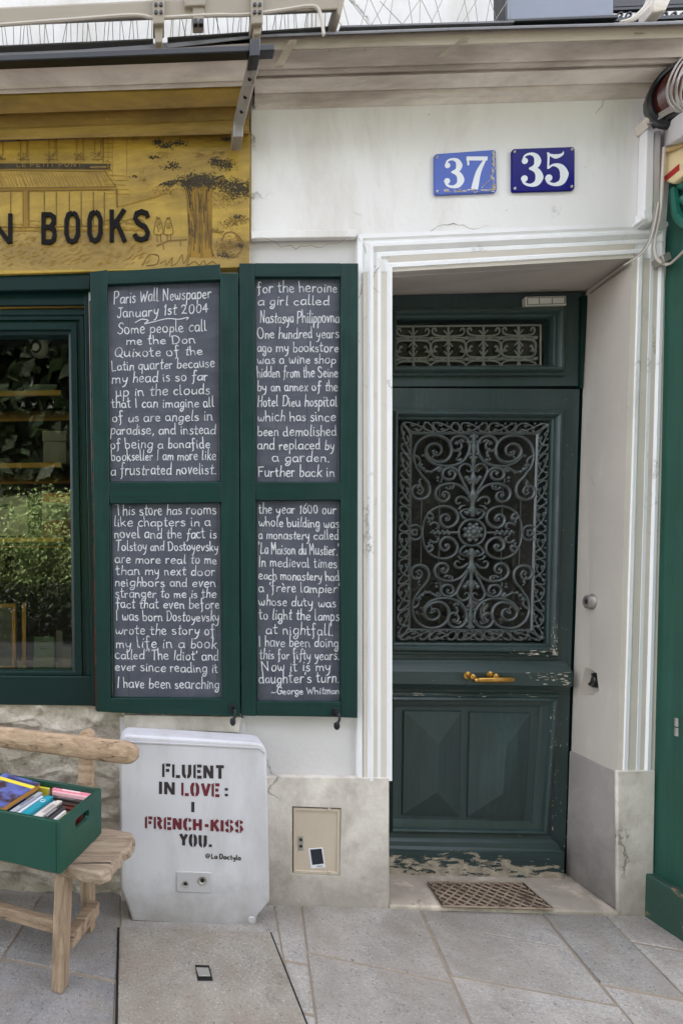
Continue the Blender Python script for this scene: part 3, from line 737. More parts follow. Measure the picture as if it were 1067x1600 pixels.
# lock rail
mb = MB()
RP = [(1029, 1031, 0), (1030, 1032, 0.012), (1034, 1036, 0.016), (1044, 1047, 0.046), (1046, 1049, 0.050), (1065, 1069, 0.050), (1067, 1071, 0.040), (1070, 1073, 0.03), (1076, 1077, 0.018), (1077, 1078, 0)]
mb.loft([[PD(560, p[0], p[2]) for p in RP], [PD(881, p[1], p[2]) for p in RP]])
mb.build('lock_rail', M['door_worn'], dl, bevel=0.002, ang=20)
# lower panel
P_o = [(606, 1081), (873, 1084), (856, 1308), (606, 1304)]; P_i = [(616, 1104), (842, 1104), (830, 1283), (613, 1279)]
mb = MB(); ring2(mb, P_o, P_i, [(0, -0.004), (0, 0.010), (0.1, 0.014), (0.22, 0.014), (0.28, 0.026), (0.42, 0.032), (0.52, 0.028), (0.58, 0.014), (0.8, 0.010), (1.0, 0.002), (1.0, -0.002)], yD)
mb.build('moulding', M['door'], dl, ang=28)
for q, r0, r1 in (([(629, 1109), (719.5, 1110), (715.5, 1275.5), (627, 1273)], (678, 1158), (675.5, 1232)),
                  ([(731.5, 1111), (827, 1113), (817, 1279.5), (728, 1276)], (781, 1161), (776, 1234))):
    mb = MB()
    b4 = [PD(*p, -0.001) for p in q]; f4 = [PD(*p, 0.007) for p in q]
    c = sum(f4, V(0, 0, 0)) / 4; g4 = [p.lerp(c, 0.02) + V(0, -0.001, 0) for p in f4]
    a, b = PD(*r0, 0.042), PD(*r1, 0.042)
    n = 0
    mb.add(b4 + g4, [(i, (i + 1) % 4, 4 + (i + 1) % 4, 4 + i) for i in range(4)])
    mb.add(g4 + [a, b], [(0, 1, 4), (1, 2, 5, 4), (2, 3, 5), (3, 0, 4, 5)])
    mb.build('raised_panel', M['door'], dl, ang=10)
# base mouldings and kick board
mb = MB()
KP = [(1300, 1303, 0.0), (1300, 1303, 0.014), (1305, 1309, 0.016), (1309, 1313, 0.030), (1315, 1321, 0.034), (1318, 1325, 0.042)]
xr = (854, 854, 858, 862, 866, 870)
mb.loft([[PD(560, p[0], p[2]) for p in KP], [PD(x, p[1], p[2]) for x, p in zip(xr, KP)]], False, False)
mb.build('base_moulding', M['door_worn'], dl, ang=20)
mb = MB()
mb.loft([[PD(560, y, d) for y, d in ((1317, 0), (1317, 0.044), (1362, 0.047), (1362, 0))], [PD(x, y, d) for x, y, d in ((870, 1326, 0), (870, 1326, 0.044), (868.5, 1366, 0.047), (868.5, 1366, 0))]])
mb.build('kick_board', M['door_kick'], dl, bevel=0.005)
# pull handle
mb = MB()
a, b = PD(722, 1057.5, 0.085), PD(781, 1057, 0.085)
ax = (b - a).normalized()
mb.lathe(a, ax, [(0, 0), (0.010, 0), (0.0135, 0.004), (0.0135, 0.012), (0.011, 0.016), (0.0125, 0.03), (0.0145, (b - a).length * .55), (0.0135, (b - a).length - 0.006), (0.010, (b - a).length), (0, (b - a).length)], 14)
for x, y in ((719.5, 1052.5), (754, 1052)):
    p = PD(x, y, 0.05)
    mb.lathe(p, (0, -1, 0), [(0.017, 0), (0.017, 0.004), (0.009, 0.008), (0.008, 0.026), (0.013, 0.034), (0.0125, 0.044), (0.006, 0.049), (0, 0.05)], 14)
mb.build('handle', M['brass'], dl)

# ------------------------------------------------------------------ wrought iron
def scroll_grille():
    """the pattern is drawn for its upper left quarter and mirrored both ways, as in the photograph"""
    inn = [(639.5, 678), (836, 678.5), (827, 985), (637, 984)]
    dG = 0.012
    I4 = [PD(*p, dG) for p in inn]
    def uv(u, v):
        return I4[0].lerp(I4[1], u).lerp(I4[3].lerp(I4[2], u), v)
    HW, V0, VC = 389.0, 158.0, 788.0
    def loc(a, b, mx, my):
        u = 0.5 + mx * (a - 515) / (2 * HW); v = 0.5 + my * (b - VC) / (2 * (VC - V0)); return uv(u, v)
    Q = [
     [(195, 420), (160, 370), (145, 300), (165, 225), (220, 180), (285, 172), (345, 195), (377, 245), (370, 305), (330, 338), (275, 335), (235, 305), (222, 265), (245, 232), (285, 225), (315, 250), (312, 285), (285, 298), (265, 282), (275, 266)],
     [(213, 285), (245, 335), (310, 363), (390, 362), (450, 335), (485, 280), (490, 225), (465, 188), (425, 175), (388, 190), (370, 225), (383, 260), (415, 270), (440, 245), (432, 215), (410, 212), (402, 228)],
     [(175, 390), (200, 430), (235, 470), (248, 520), (230, 562), (185, 578), (145, 560), (135, 520), (155, 492), (190, 495), (203, 525), (185, 545), (168, 530)],
     [(495, 545), (470, 490), (435, 430), (428, 385), (455, 353), (490, 358), (506, 385), (490, 402), (474, 388)],
     [(470, 500), (442, 440), (418, 395), (375, 375), (335, 390), (325, 425), (350, 450), (390, 445), (405, 415), (385, 395), (362, 405), (372, 425)],
     [(490, 548), (455, 505), (410, 480), (350, 478), (300, 500), (282, 540), (300, 580), (340, 590), (368, 565), (360, 535), (335, 530), (325, 552), (345, 562)],
     [(490, 590), (460, 565), (425, 563), (410, 588), (425, 606), (440, 596)],
     [(345, 705), (362, 712), (373, 695), (350, 672), (318, 690), (318, 728), (350, 756), (395, 745), (425, 705), (415, 655), (370, 625), (315, 622), (255, 650), (215, 710), (203, 788)],
     [(128, 750), (160, 741), (190, 755), (202, 788)], [(132, 788), (150, 772), (170, 775), (165, 788)],
     [(170, 355), (205, 390), (250, 402), (290, 382), (312, 372), (318, 392), (302, 402)],
     [(250, 740), (272, 725), (300, 732), (305, 755), (285, 765)],
     [(430, 640), (445, 620), (470, 615)], [(215, 300), (238, 318), (262, 312), (270, 295)], [(455, 215), (440, 200), (425, 205)], [(150, 300), (172, 312), (186, 335), (178, 352)], [(235, 660), (262, 672), (272, 695), (262, 712)], [(228, 690), (246, 705), (250, 725)],
     [(345, 500), (362, 512), (385, 510)], [(415, 255), (432, 280), (425, 305), (412, 318)], [(440, 320), (420, 330), (408, 318)], [(395, 480), (392, 505), (372, 512)], [(560 - 260, 395), (322, 380), (330, 398)], [(168, 505), (186, 480), (178, 462), (192, 448)], [(325, 420), (318, 470)],
     [(455, 690), (480, 705), (515, 702)], [(455, 690), (440, 660), (470, 640), (515, 636)],
    ]
    mb = MB(); DX = V(0, -0.006, 0)
    for mx in (1, -1):
        for my in (1, -1):
            for q in Q:
                pts = smooth([loc(a, b, mx, my) for a, b in q], 3)
                m = len(pts); big = len(q) > 9
                rr = [(0.0062 if big else 0.0050) * (0.7 + 0.5 * math.sin(math.pi * min(1, (i + 3) / m))) for i in range(m)]
                mb.tube(pts, rr, 6)
            # acanthus lobes, buds and collars
            for a, b, r in ((205, 385, .010), (190, 360, .009), (225, 402, .009), (255, 405, .007), (300, 395, .007), (296, 440, .008), (296, 460, .006), (182, 470, .008), (178, 490, .006),
                            (262, 270, .005), (285, 280, .007), (415, 225, .007), (180, 520, .007), (372, 415, .007), (340, 550, .007), (352, 700, .008), (425, 300, .008), (432, 330, .008), (418, 350, .006),
                            (375, 498, .007), (260, 700, .008), (245, 720, .007), (300, 745, .006), (200, 300, .006), (478, 215, .007), (495, 215, .008), (150, 560, .005), (560 - 30 - 60, 660, .007)):
                p = loc(a, b, mx, my); mb.ball(p, r, 6)
            for a in (205, 318):                       # thin rods behind the scrolls
                p, q = loc(a, 580 if a < 300 else 460, mx, my), loc(a, 790, mx, my)
                mb.tube([p + V(0, 0.012, 0), q + V(0, 0.012, 0)], 0.0028, 5)
        for a0, a1, r in ((250, 430, .0065),):
            mb.tube([loc(a0, 788, mx, 1), loc(a1, 788, mx, 1)], [r * .6, r], 6)
        for a in (270, 300, 330, 360): mb.ball(loc(a, 780, mx, 1), .008, 6); mb.ball(loc(a + 10, 797, mx, 1), .007, 6)
    for my in (1, -1):                                 # the middle stem with its leaves and collars
        pts = [loc(515, b, 1, my) for b in range(165, 700, 18)]
        prof = [.008, .013, .010, .007, .012, .014, .009, .007, .009, .013, .010, .007, .007, .007, .008, .016, .019, .014, .008, .008, .010, .020, .022, .016, .012, .009, .014, .020, .014, .010]
        mb.tube(pts, [prof[min(i, len(prof) - 1)] * 0.95 for i in range(len(pts))], 8, flat=0.8)
        for b, k, r in ((180, 18, .008), (215, 20, .009), (290, 22, .009), (312, 16, .008), (440, 40, .012), (455, 28, .011), (470, 18, .010), (560, 18, .010), (665, 32, .011), (650, 22, .009)):
            for mx in (1, -1): mb.ball(loc(515 - k, b, mx, my), r, 6)
    ring = [loc(515 + 82 * math.cos(t), 788 + 84 * math.sin(t), 1, 1) for t in [2 * math.pi * k / 28 for k in range(28)]]
    mb.tube(ring, 0.0065, 6, closed=True)
    c = loc(515, 788, 1, 1)                            # rosette
    for k in range(8):
        t = 2 * math.pi * k / 8
        for rr, s in ((30, .015), (52, .011)):
            mb.ball(loc(515 + rr * math.cos(t + (rr > 40) * .39), 788 + rr * math.sin(t + (rr > 40) * .39), 1, 1) + V(0, -0.006, 0), s, 7)
    mb.ball(c + V(0, -0.012, 0), 0.017, 8)
    g = mb.build('grille', M['iron'], dl, ang=60)
    # flat bars and the chain border
    mb = MB()
    for (p, q) in zip(inn, inn[1:] + inn[:1]):
        mb.tube([PD(*p, dG), PD(*q, dG)], 0.0062, 4)
    out = G_i
    def side(p0, p1, q0, q1, n):
        """chain of links between the outer edge p0-p1 and the inner bar q0-q1"""
        P0, P1, Q0, Q1 = PD(*p0, dG), PD(*p1, dG), PD(*q0, dG), PD(*q1, dG)
        def f(s, t): return P0.lerp(P1, s).lerp(Q0.lerp(Q1, s), t)
        for i in range(n):
            s0 = i / n; L = 1.0 / n
            def g(a, t): return f(s0 + a * L, t)
            for sg in (0, 1):
                T = (lambda t: t) if sg == 0 else (lambda t: 1 - t)
                mb.tube(smooth([g(.02, .5), g(.08, T(.12)), g(.28, T(.10)), g(.38, T(.22)), g(.32, T(.36)), g(.24, T(.30))], 2), 0.0046, 5)
                mb.tube(smooth([g(.36, T(.20)), g(.5, T(.30)), g(.66, T(.62)), g(.8, T(.86))], 2), [0.004] * 7, 5)
                mb.tube(smooth([g(.98, .5), g(.92, T(.12)), g(.82, T(.10)), g(.72, T(.2))], 2), 0.0046, 5)
                mb.ball(g(.28, T(.14)), .0075, 5); mb.ball(g(.78, T(.14)), .0075, 5); mb.ball(g(.56, T(.12)), .006, 5)
            mb.ball(g(.64, .5), .009, 6); mb.ball(g(0.02, .5), .006, 5)
    a, b, c_, d_ = G_i; e, f_, g_, h_ = inn
    def pull(p, q, k): return (p[0] + (q[0] - p[0]) * k, p[1] + (q[1] - p[1]) * k)
    a2, b2, c2_, d2 = pull(a, e, .1), pull(b, f_, .1), pull(c_, g_, .1), pull(d_, h_, .1)
    side(a2, b2, e, f_, 5); side(d2, c2_, h_, g_, 5)
    side(a2, d2, e, h_, 8); side(b2, c2_, f_, g_, 8)
    for p in (a2, b2, c2_, d2): mb.ball(PD(*pull(p, (736, 830), .03), dG), .012, 6)
    mb.build('grille_border', M['iron'], dl, ang=60)
scroll_grille()

def transom_grille():
    mb = MB(); d0 = -0.022
    def P(x, y): return PD(600 + x / 3.233, 440 + y / 3.233, d0)
    def T(q, r=.0042, n=3): mb.tube(smooth([P(*p) for p in q], n), r, 5)
    # slight lean of the whole grille follows its frame
    for k in range(4):
        cx = 158 + 179.3 * k; dy = -3.0 * k
        def X(dx, y): return (cx + dx, y + dy * 0.6)
        for m in (1, -1):
            T([X(m * 62, 240), X(m * 66, 228), X(m * 76, 226), X(m * 82, 238), X(m * 74, 256), X(m * 45, 264), X(0, 266)])
            T([X(m * 60, 345), X(m * 66, 340), X(m * 66, 352 - 14), X(m * 76, 346), X(m * 86, 335), X(m * 87, 310), X(m * 76, 292), X(m * 40, 286), X(0, 286)])
            T([X(m * 76, 346), X(m * 68, 322), X(m * 62, 316), X(m * 58, 324)])
            T([X(m * 87, 340), X(m * 84, 358), X(m * 66, 372), X(0, 375)])
            T([X(m * 88, 425), X(m * 82, 405), X(m * 50, 394), X(0, 393)])
            T([X(0, 290), X(m * 10, 304), X(m * 22, 318)], .0035); T([X(0, 366), X(m * 10, 356), X(m * 20, 340)], .0035)
            T([X(0, 262), X(m * 10, 250), X(m * 22, 236)], .0035)
            for y in (272, 282, 380, 389): T([X(0, y), X(m * 88, y)], .0032, 1)
            for dx in (34, 26): 
                for y in (266, 374): T([X(m * dx, y), X(m * dx, y + 20)], .0048, 1)
            mb.ball(P(*X(m * 88, 277)), .009, 6); mb.ball(P(*X(m * 88, 384)), .009, 6)
        T([X(0, 212), X(0, 424)], .0055, 1)
        mb.ball(P(*X(0, 327)), .010, 6); mb.ball(P(*X(0, 277)), .010, 6); mb.ball(P(*X(0, 384)), .010, 6); mb.ball(P(*X(0, 416)), .010, 6)
    for q in ([(68, 214), (810, 206)], [(68, 426), (808, 412)], [(70, 212), (68, 428)], [(808, 206), (808, 414)]):
        mb.tube([P(*q[0]), P(*q[1])], .0045, 4)
    mb.build('grille', M['iron_pale'], tr, ang=60)
transom_grille()


# ------------------------------------------------------------------ stroke lettering
GL = {  # advance | strokes in hundredths of the ascender; '!' = straight
'a': "44|38,44 27,50 13,47 6,34 6,14 14,2 24,3 34,13 38,38;38,49 38,12 43,0", 'b': "42|6,100 7,1;7,34 16,46 28,46 36,34 36,14 28,2 16,0 7,8",
'c': "40|36,42 26,50 14,46 6,32 6,16 14,3 26,0 37,8", 'd': "44|34,40 24,48 12,46 5,32 5,14 12,2 22,2 33,12;36,100 36,12 41,0",
'e': "42|7,23 34,29 34,40 26,49 15,47 7,34 6,16 14,3 25,0 38,8", 'f': "34|36,92 28,101 20,96 17,80 16,0 14,-18 6,-28;!4,50 31,53",
'g': "44|36,44 26,50 13,48 6,34 6,16 14,5 24,5 35,16;37,49 37,2 32,-26 20,-36 8,-30 8,-18 24,-8", 'h': "42|6,100 6,0;6,30 16,46 28,48 35,38 37,0",
'i': "18|8,50 8,8 13,0;!8,70 10,74", 'j': "20|10,50 10,-24 4,-40 -6,-34;!10,70 12,74", 'k': "40|6,100 6,0;!34,52 8,24;14,28 36,0", 'l': "21|8,100 7,14 11,2 19,3",
'm': "64|6,50 6,0;6,32 15,47 25,46 30,36 31,0;31,32 40,47 50,46 55,36 56,8 61,0", 'n': "43|6,50 6,0;6,32 16,47 27,47 34,36 35,8 40,0",
'o': "44|24,50 11,46 5,28 9,8 20,0 32,5 38,22 34,42 24,50 16,49", 'p': "42|6,50 6,-42;6,36 16,49 28,47 36,32 34,12 24,2 12,4 6,14",
'q': "44|36,43 25,50 12,46 5,30 8,10 18,2 30,8 36,22;36,50 36,-42", 'r': "33|6,50 6,0;6,28 14,44 24,50 32,45", 's': "36|31,44 22,50 11,47 8,37 16,29 27,22 31,11 23,1 12,0 4,7",
't': "32|15,86 14,14 19,2 30,4;!3,54 29,58", 'u': "45|6,50 6,18 12,3 22,2 34,14;37,50 37,10 42,0", 'v': "38|!3,50 17,0 34,52", 'w': "58|5,50 9,16 17,2 26,12 29,36;29,36 32,10 42,2 50,16 53,52",
'x': "38|!4,50 34,0;!34,50 4,0", 'y': "42|5,50 8,22 18,12 28,18 35,34;37,50 32,0 22,-32 6,-40", 'z': "38|!5,48 33,48 5,2 36,2",
'A': "60|!4,0 28,96 54,0;!13,34 46,38", 'B': "52|8,96 8,0;8,94 30,96 40,82 34,60 10,52;10,52 36,48 46,26 36,4 8,0", 'C': "56|50,80 36,96 18,88 7,60 8,28 22,4 38,2 52,16",
'D': "58|10,94 10,2;4,92 30,96 48,76 52,46 42,14 24,2 4,2", 'E': "46|!40,94 8,94 8,2 42,2;!8,50 36,52", 'F': "46|8,96 8,0;!4,94 42,97;!8,52 34,55", 'G': "60|52,80 38,96 20,90 8,62 8,28 22,4 40,4 52,20 52,44;!34,44 58,46",
'H': "56|8,96 8,0;46,96 46,0;!8,48 46,52", 'I': "20|!10,96 9,0", 'J': "42|30,96 30,24 22,2 8,2 2,16;!14,95 44,97", 'L': "44|9,96 8,4 20,1 40,4", 'M': "72|!6,0 12,96 34,34 56,96 64,0",
'N': "62|!8,0 9,96 48,4 50,98", 'O': "60|32,96 14,84 6,48 14,12 32,0 48,14 55,50 46,84 32,96 24,95", 'P': "50|9,98 8,-4;6,92 28,100 44,84 40,60 24,46 9,48", 'Q': "64|32,96 14,84 6,50 14,14 32,4 48,16 55,50 46,84 32,96;36,22 48,4 66,-10",
'S': "50|44,84 32,97 16,92 9,74 20,56 38,42 42,20 30,2 14,2 4,14", 'T': "54|28,96 27,0;!3,92 52,98", 'W': "78|!4,96 20,2 38,70 54,2 74,98",
'0': "48|24,84 10,72 6,42 12,10 24,2 36,12 41,44 36,74 24,84", '1': "24|!6,66 15,84 14,0", '2': "50|6,66 14,84 30,84 38,66 26,36 5,4;5,4 20,8 44,2", '4': "50|!30,0 32,86 4,30 46,32", '6': "46|36,86 18,62 8,34 12,8 24,0 36,10 38,28 28,42 14,38 8,26",
'.': "16|!6,2 9,0", ',': "16|10,4 9,-8 4,-16", "'": "14|!8,96 6,76", '~': "56|4,20 16,32 30,18 44,26 54,34", '`': "0|!-30,76 -20,60", '-': "40|!6,34 34,34",
}
BL = {  # block capitals (straight caps)
'F': "44|!6,0 6,100;!6,93 42,93;!6,52 36,52", 'L': "42|!6,100 6,0;!6,7 40,7", 'U': "52|!6,100 6,30 10,14 18,6 28,6 36,14 40,30 40,100", 'E': "44|!6,0 6,100;!6,93 42,93;!6,51 36,51;!6,7 42,7", 'N': "54|!6,0 6,100;!8,96 40,4;!42,0 42,100",
'T': "46|!22,0 22,100;!1,93 43,93", 'I': "16|!6,0 6,100", 'O': "54|!24,95 13,90 7,72 7,28 13,10 24,5 33,10 40,28 40,72 33,90 24,95", 'V': "50|!3,100 23,2;!23,2 43,100", ':': "24|!12,6 12,28;!12,54 12,76", '.': "22|!11,0 11,24", '-': "34|!5,46 28,46",
'R': "52|!6,0 6,100;!6,93 28,93 38,84 38,62 28,52 6,52;!24,50 42,0", 'C': "50|!41,76 36,89 24,95 13,89 7,72 7,28 13,11 24,5 36,11 41,24", 'H': "54|!6,0 6,100;!42,0 42,100;!6,51 42,51", 'K': "52|!6,0 6,100;!42,100 9,46;!20,60 44,0",
'S': "50|!40,76 36,89 23,95 11,89 8,74 14,60 34,44 40,28 36,11 23,5 11,11 6,24", 'Y': "50|!3,100 23,50;!43,100 23,50;!23,54 23,0", 'B': "52|!6,0 6,100;!6,93 27,93 37,86 38,68 27,53 6,53;!27,53 38,46 41,28 36,11 27,6 6,6", 'D': "52|!6,0 6,100;!6,94 24,94 36,82 40,50 36,18 24,6 6,6",
'P': "48|!6,0 6,100;!6,93 28,93 39,84 39,60 28,49 6,49",
}
def strokes(text, font, wob=0.0, sp=6, space=30):
    x = 0; out = []
    for ch in text:
        if ch == ' ': x += space; continue
        g = font.get(ch)
        if g is None: continue
        adv, body = g.split('|'); sy = 1 + rnd.uniform(-wob, wob); sx = 1 + rnd.uniform(-wob, wob); dy = rnd.uniform(-wob, wob) * 30; sl = rnd.uniform(-wob, wob) * 0.8
        for st in body.split(';'):
            straight = st[0] == '!'
            pts = [tuple(float(k) for k in p.split(',')) for p in st.lstrip('!').split()]
            pts = [(x + px * sx + sl * py, py * sy + dy) for px, py in pts]
            out.append((straight, pts))
        x += float(adv) * sx + sp
    return out, x - sp
def write(mb, text, x0, y0, x1, y1, h, wpx, Y, font=GL, wob=0.07, sp=6, space=30, n=4, taper=True, lift=0.0008):
    st, W = strokes(text, font, wob, sp, space); k = 0.00268
    for straight, pts in st:
        P = [at(x0 + (x1 - x0) * px / W, y0 + (y1 - y0) * px / W - py / 100 * h, Y) for px, py in pts]
        runs = [P]
        if straight:                                   # break at sharp corners so that every leg keeps its width
            runs = [[P[0]]]
            for i in range(1, len(P)):
                runs[-1].append(P[i])
                if i < len(P) - 1 and (P[i] - P[i - 1]).angle(P[i + 1] - P[i], 0) > 0.9: runs.append([P[i]])
        else: runs = [smooth(P, n)]
        bold = rnd.uniform(0.86, 1.12) if taper else 1
        for Q in runs:
            m = len(Q)
            ww = [wpx * k * (bold * rnd.uniform(0.86, 1.12) * (0.82 + 0.34 * math.sin(math.pi * (i + .5) / m)) if taper else 1) for i in range(m)]
            mb.ribbon(Q, ww, lift, caps=taper)

# ------------------------------------------------------------------ the two chalkboard shutters
def shutter(label, quads, rails, boards, lines, flour=None, hook=None, plank=()):
    b0 = at(*boards[0][3], -0.03)
    t = thing('shutter', label, 'shutter', (b0.x + 0.2, -0.03, at(boards[1][3][0], 1115, -0.04).z), 'chalkboard shutters beside the shop window')
    for nm, qs, yy in (('stile', quads, -0.052), ('rail', rails, -0.051)):
        for q in qs: mb = MB(); mb.pp(q, yy, -0.012); mb.build(nm, M['green'] if nm == 'stile' else M['green_rail'], t, bevel=0.0025)
    for q, ls in zip(boards, lines):
        mb = MB(); mb.pp(q, -0.032, -0.014); bd = mb.build('chalkboard', M['board'], t)
        mb = MB()
        for (tx, x0, y0, x1, y1, h) in ls: write(mb, tx, max(x0, q[0][0] + (8 if tx[0] in 'TWPN' else 4)), y0, min(x1, q[1][0] - 3), y1, h * 0.95, 1.35, -0.032, wob=0.12)
        if flour and q is boards[0]:
            for f in flour: mb.ribbon(smooth([at(x, y, -0.032) for x, y in f], 4), 0.0036)
        mb.build('chalk_lettering', M['chalk'], bd)
        mb = MB()
        ring2(mb, [(q[0][0] - .5, q[0][1] - .5), (q[1][0] + .5, q[1][1] - .5), (q[2][0] + .5, q[2][1] + .5), (q[3][0] - .5, q[3][1] + .5)],
              [(q[0][0] + 2, q[0][1] + 2), (q[1][0] - 2, q[1][1] + 2), (q[2][0] - 2, q[2][1] - 2), (q[3][0] + 2, q[3][1] - 2)], [(0, 0.010), (0.4, 0.008), (1, 0.0)], -0.032)
        mb.build('bead', M['green_dark'], bd, ang=20)
    if hook:
        x, y = hook; mb = MB()
        p = at(x, y, -0.058)
        mb.box(p + V(-.012, 0, -.012), V(.024, 0, 0), V(0, .02, 0), V(0, 0, .03))
        mb.tube(smooth([p + V(0, -.002, .005), p + V(.004, -.03, 0.002), p + V(.004, -.034, -.02), p + V(-.004, -.03, -.036)], 3), .006, 6)
        mb.lathe(p + V(-.004, -.03, -.03), (0, 0, -1), [(.004, 0), (.011, .004), (.012, .02), (.006, .03), (0, .03)], 10)
        mb.build('latch', M['black_metal'], t, bevel=0.001)
    return t
def A1(z): return [(t, 140 + a / 2.481, 400 + b / 2.481, 140 + c / 2.481, 400 + d / 2.481, h) for t, a, b, c, d, h in z]
def A2(z): return [(t, 140 + a / 2.481, 760 + b / 2.481, 140 + c / 2.481, 760 + d / 2.481, h) for t, a, b, c, d, h in z]
LA = A1([("Paris Wall Newspaper", 93, 185, 473, 163, 20), ("January 1st 2004", 108, 240, 462, 219, 18), ("Some people call", 108, 303, 455, 290, 19), ("me the Don", 142, 345, 412, 338, 15),
  ("Quixote of the", 95, 392, 440, 384, 16), ("Latin quarter because", 86, 446, 486, 430, 17), ("my head is so far", 86, 494, 460, 482, 17), ("up in the clouds", 103, 544, 468, 535, 17),
  ("that I can imagine all", 86, 589, 484, 585, 17), ("of us are angels in", 88, 644, 478, 638, 17), ("paradise, and instead", 82, 692, 490, 690, 17), ("of being a bonafide", 82, 747, 468, 744, 17),
  ("bookseller I am more like", 85, 794, 492, 790, 17), ("a frustrated novelist.", 82, 850, 493, 844, 19)])
LB = A2([("This store has rooms", 100, 112, 493, 107, 19), ("like chapters in a", 95, 155, 470, 153, 16), ("novel and the fact is", 97, 200, 493, 202, 17), ("Tolstoy and Dostoyevsky", 97, 248, 500, 249, 17),
  ("are more real to me", 99, 297, 495, 300, 16), ("than my next door", 103, 343, 487, 345, 16), ("neighbors and even", 99, 387, 490, 390, 16), ("stranger to me is the", 99, 430, 493, 432, 16),
  ("fact that even before", 103, 471, 505, 474, 16), ("I was born Dostoyevsky", 103, 520, 508, 522, 17), ("wrote the story of", 99, 573, 487, 575, 17), ("my life in a book", 103, 625, 493, 627, 17),
  ("called 'The Idiot' and", 99, 669, 500, 674, 17), ("ever since reading it", 99, 713, 498, 722, 16), ("I have been searching", 107, 779, 508, 784, 18)])
LC = A1([("for the heroine", 648, 143, 960, 140, 18), ("a girl called", 643, 192, 930, 190, 16), ("Nastasya Philippovna", 640, 259, 968, 259, 20), ("One hundred years", 645, 320, 968, 318, 17),
  ("ago my bookstore", 645, 372, 965, 372, 16), ("was a wine shop", 645, 417, 955, 417, 16), ("hidden from the Seine", 645, 470, 963, 470, 18), ("by an annex of the", 645, 523, 963, 523, 17),
  ("Hotel Dieu hospital", 645, 583, 960, 583, 18), ("which has since", 648, 640, 955, 640, 17), ("been demolished", 645, 697, 957, 697, 17), ("and replaced by", 648, 750, 948, 750, 17), ("a garden.", 707, 798, 930, 798, 17), ("Further back in", 652, 855, 950, 855, 18)])
LD = A2([("the year 1600 our", 652, 104, 955, 106, 17), ("whole building was", 652, 154, 968, 160, 17), ("a monastery called", 652, 203, 965, 207, 16), ("'La Maison du Mustier.'", 652, 260, 970, 266, 18),
  ("In medieval times", 654, 310, 960, 316, 17), ("each monastery had", 652, 360, 968, 366, 16), ("a 'fre`re lampier'", 652, 408, 970, 412, 17), ("whose duty was", 654, 460, 955, 468, 16),
  ("to light the lamps", 656, 514, 972, 521, 18), ("at nightfall.", 682, 571, 945, 578, 18), ("I have been doing", 656, 620, 965, 623, 17), ("this for fifty years.", 658, 668, 970, 672, 17),
  ("Now it is my", 663, 715, 935, 715, 18), ("daughter's turn.", 656, 763, 968, 759, 18), ("~George Whitman", 702, 806, 970, 804, 12)])
shutter('green shutter next to the shop window, its slates chalked under a dated heading',
    [[(141, 425), (168, 421), (174, 1113), (152, 1112)], [(344.5, 427), (372.5, 427), (375.5, 1119), (348, 1118.5)]],
    [[(141, 426), (344.5, 412.5), (345, 436.5), (141.5, 445)], [(168, 753.5), (346, 753), (346.5, 785), (173, 787)], [(173, 1091), (348.5, 1091.5), (349, 1118.5), (173, 1113.5)]],
    [[(167, 443), (345, 435), (346, 754), (171, 754)], [(173, 786), (346, 784), (349, 1092), (178, 1090.5)]], [LA, LB],
    flour=[[(212, 504), (222, 499), (232, 501), (226, 506), (240, 503), (262, 498), (280, 499), (294, 496), (292, 500)]], hook=(364, 1108))
shutter('green shutter next to the house door, its two slates chalked and signed at the foot',
    [[(374.5, 411), (398, 411), (401, 1119), (377.5, 1118.5)], [(533, 411), (560, 411), (558.5, 1122), (533, 1121)]],
    [[(398, 410.8), (533, 410.8), (533, 432), (398, 432)], [(399.5, 753.5), (533, 753.5), (533, 781), (400, 781.5)], [(401, 1096), (533, 1096.5), (533, 1120.5), (401, 1118.5)]],
    [[(398, 431), (533, 431), (533, 754.5), (399.5, 754.5)], [(400, 780.5), (533, 780.5), (533, 1097), (401, 1096.5)]], [LC, LD], hook=(524, 1114))

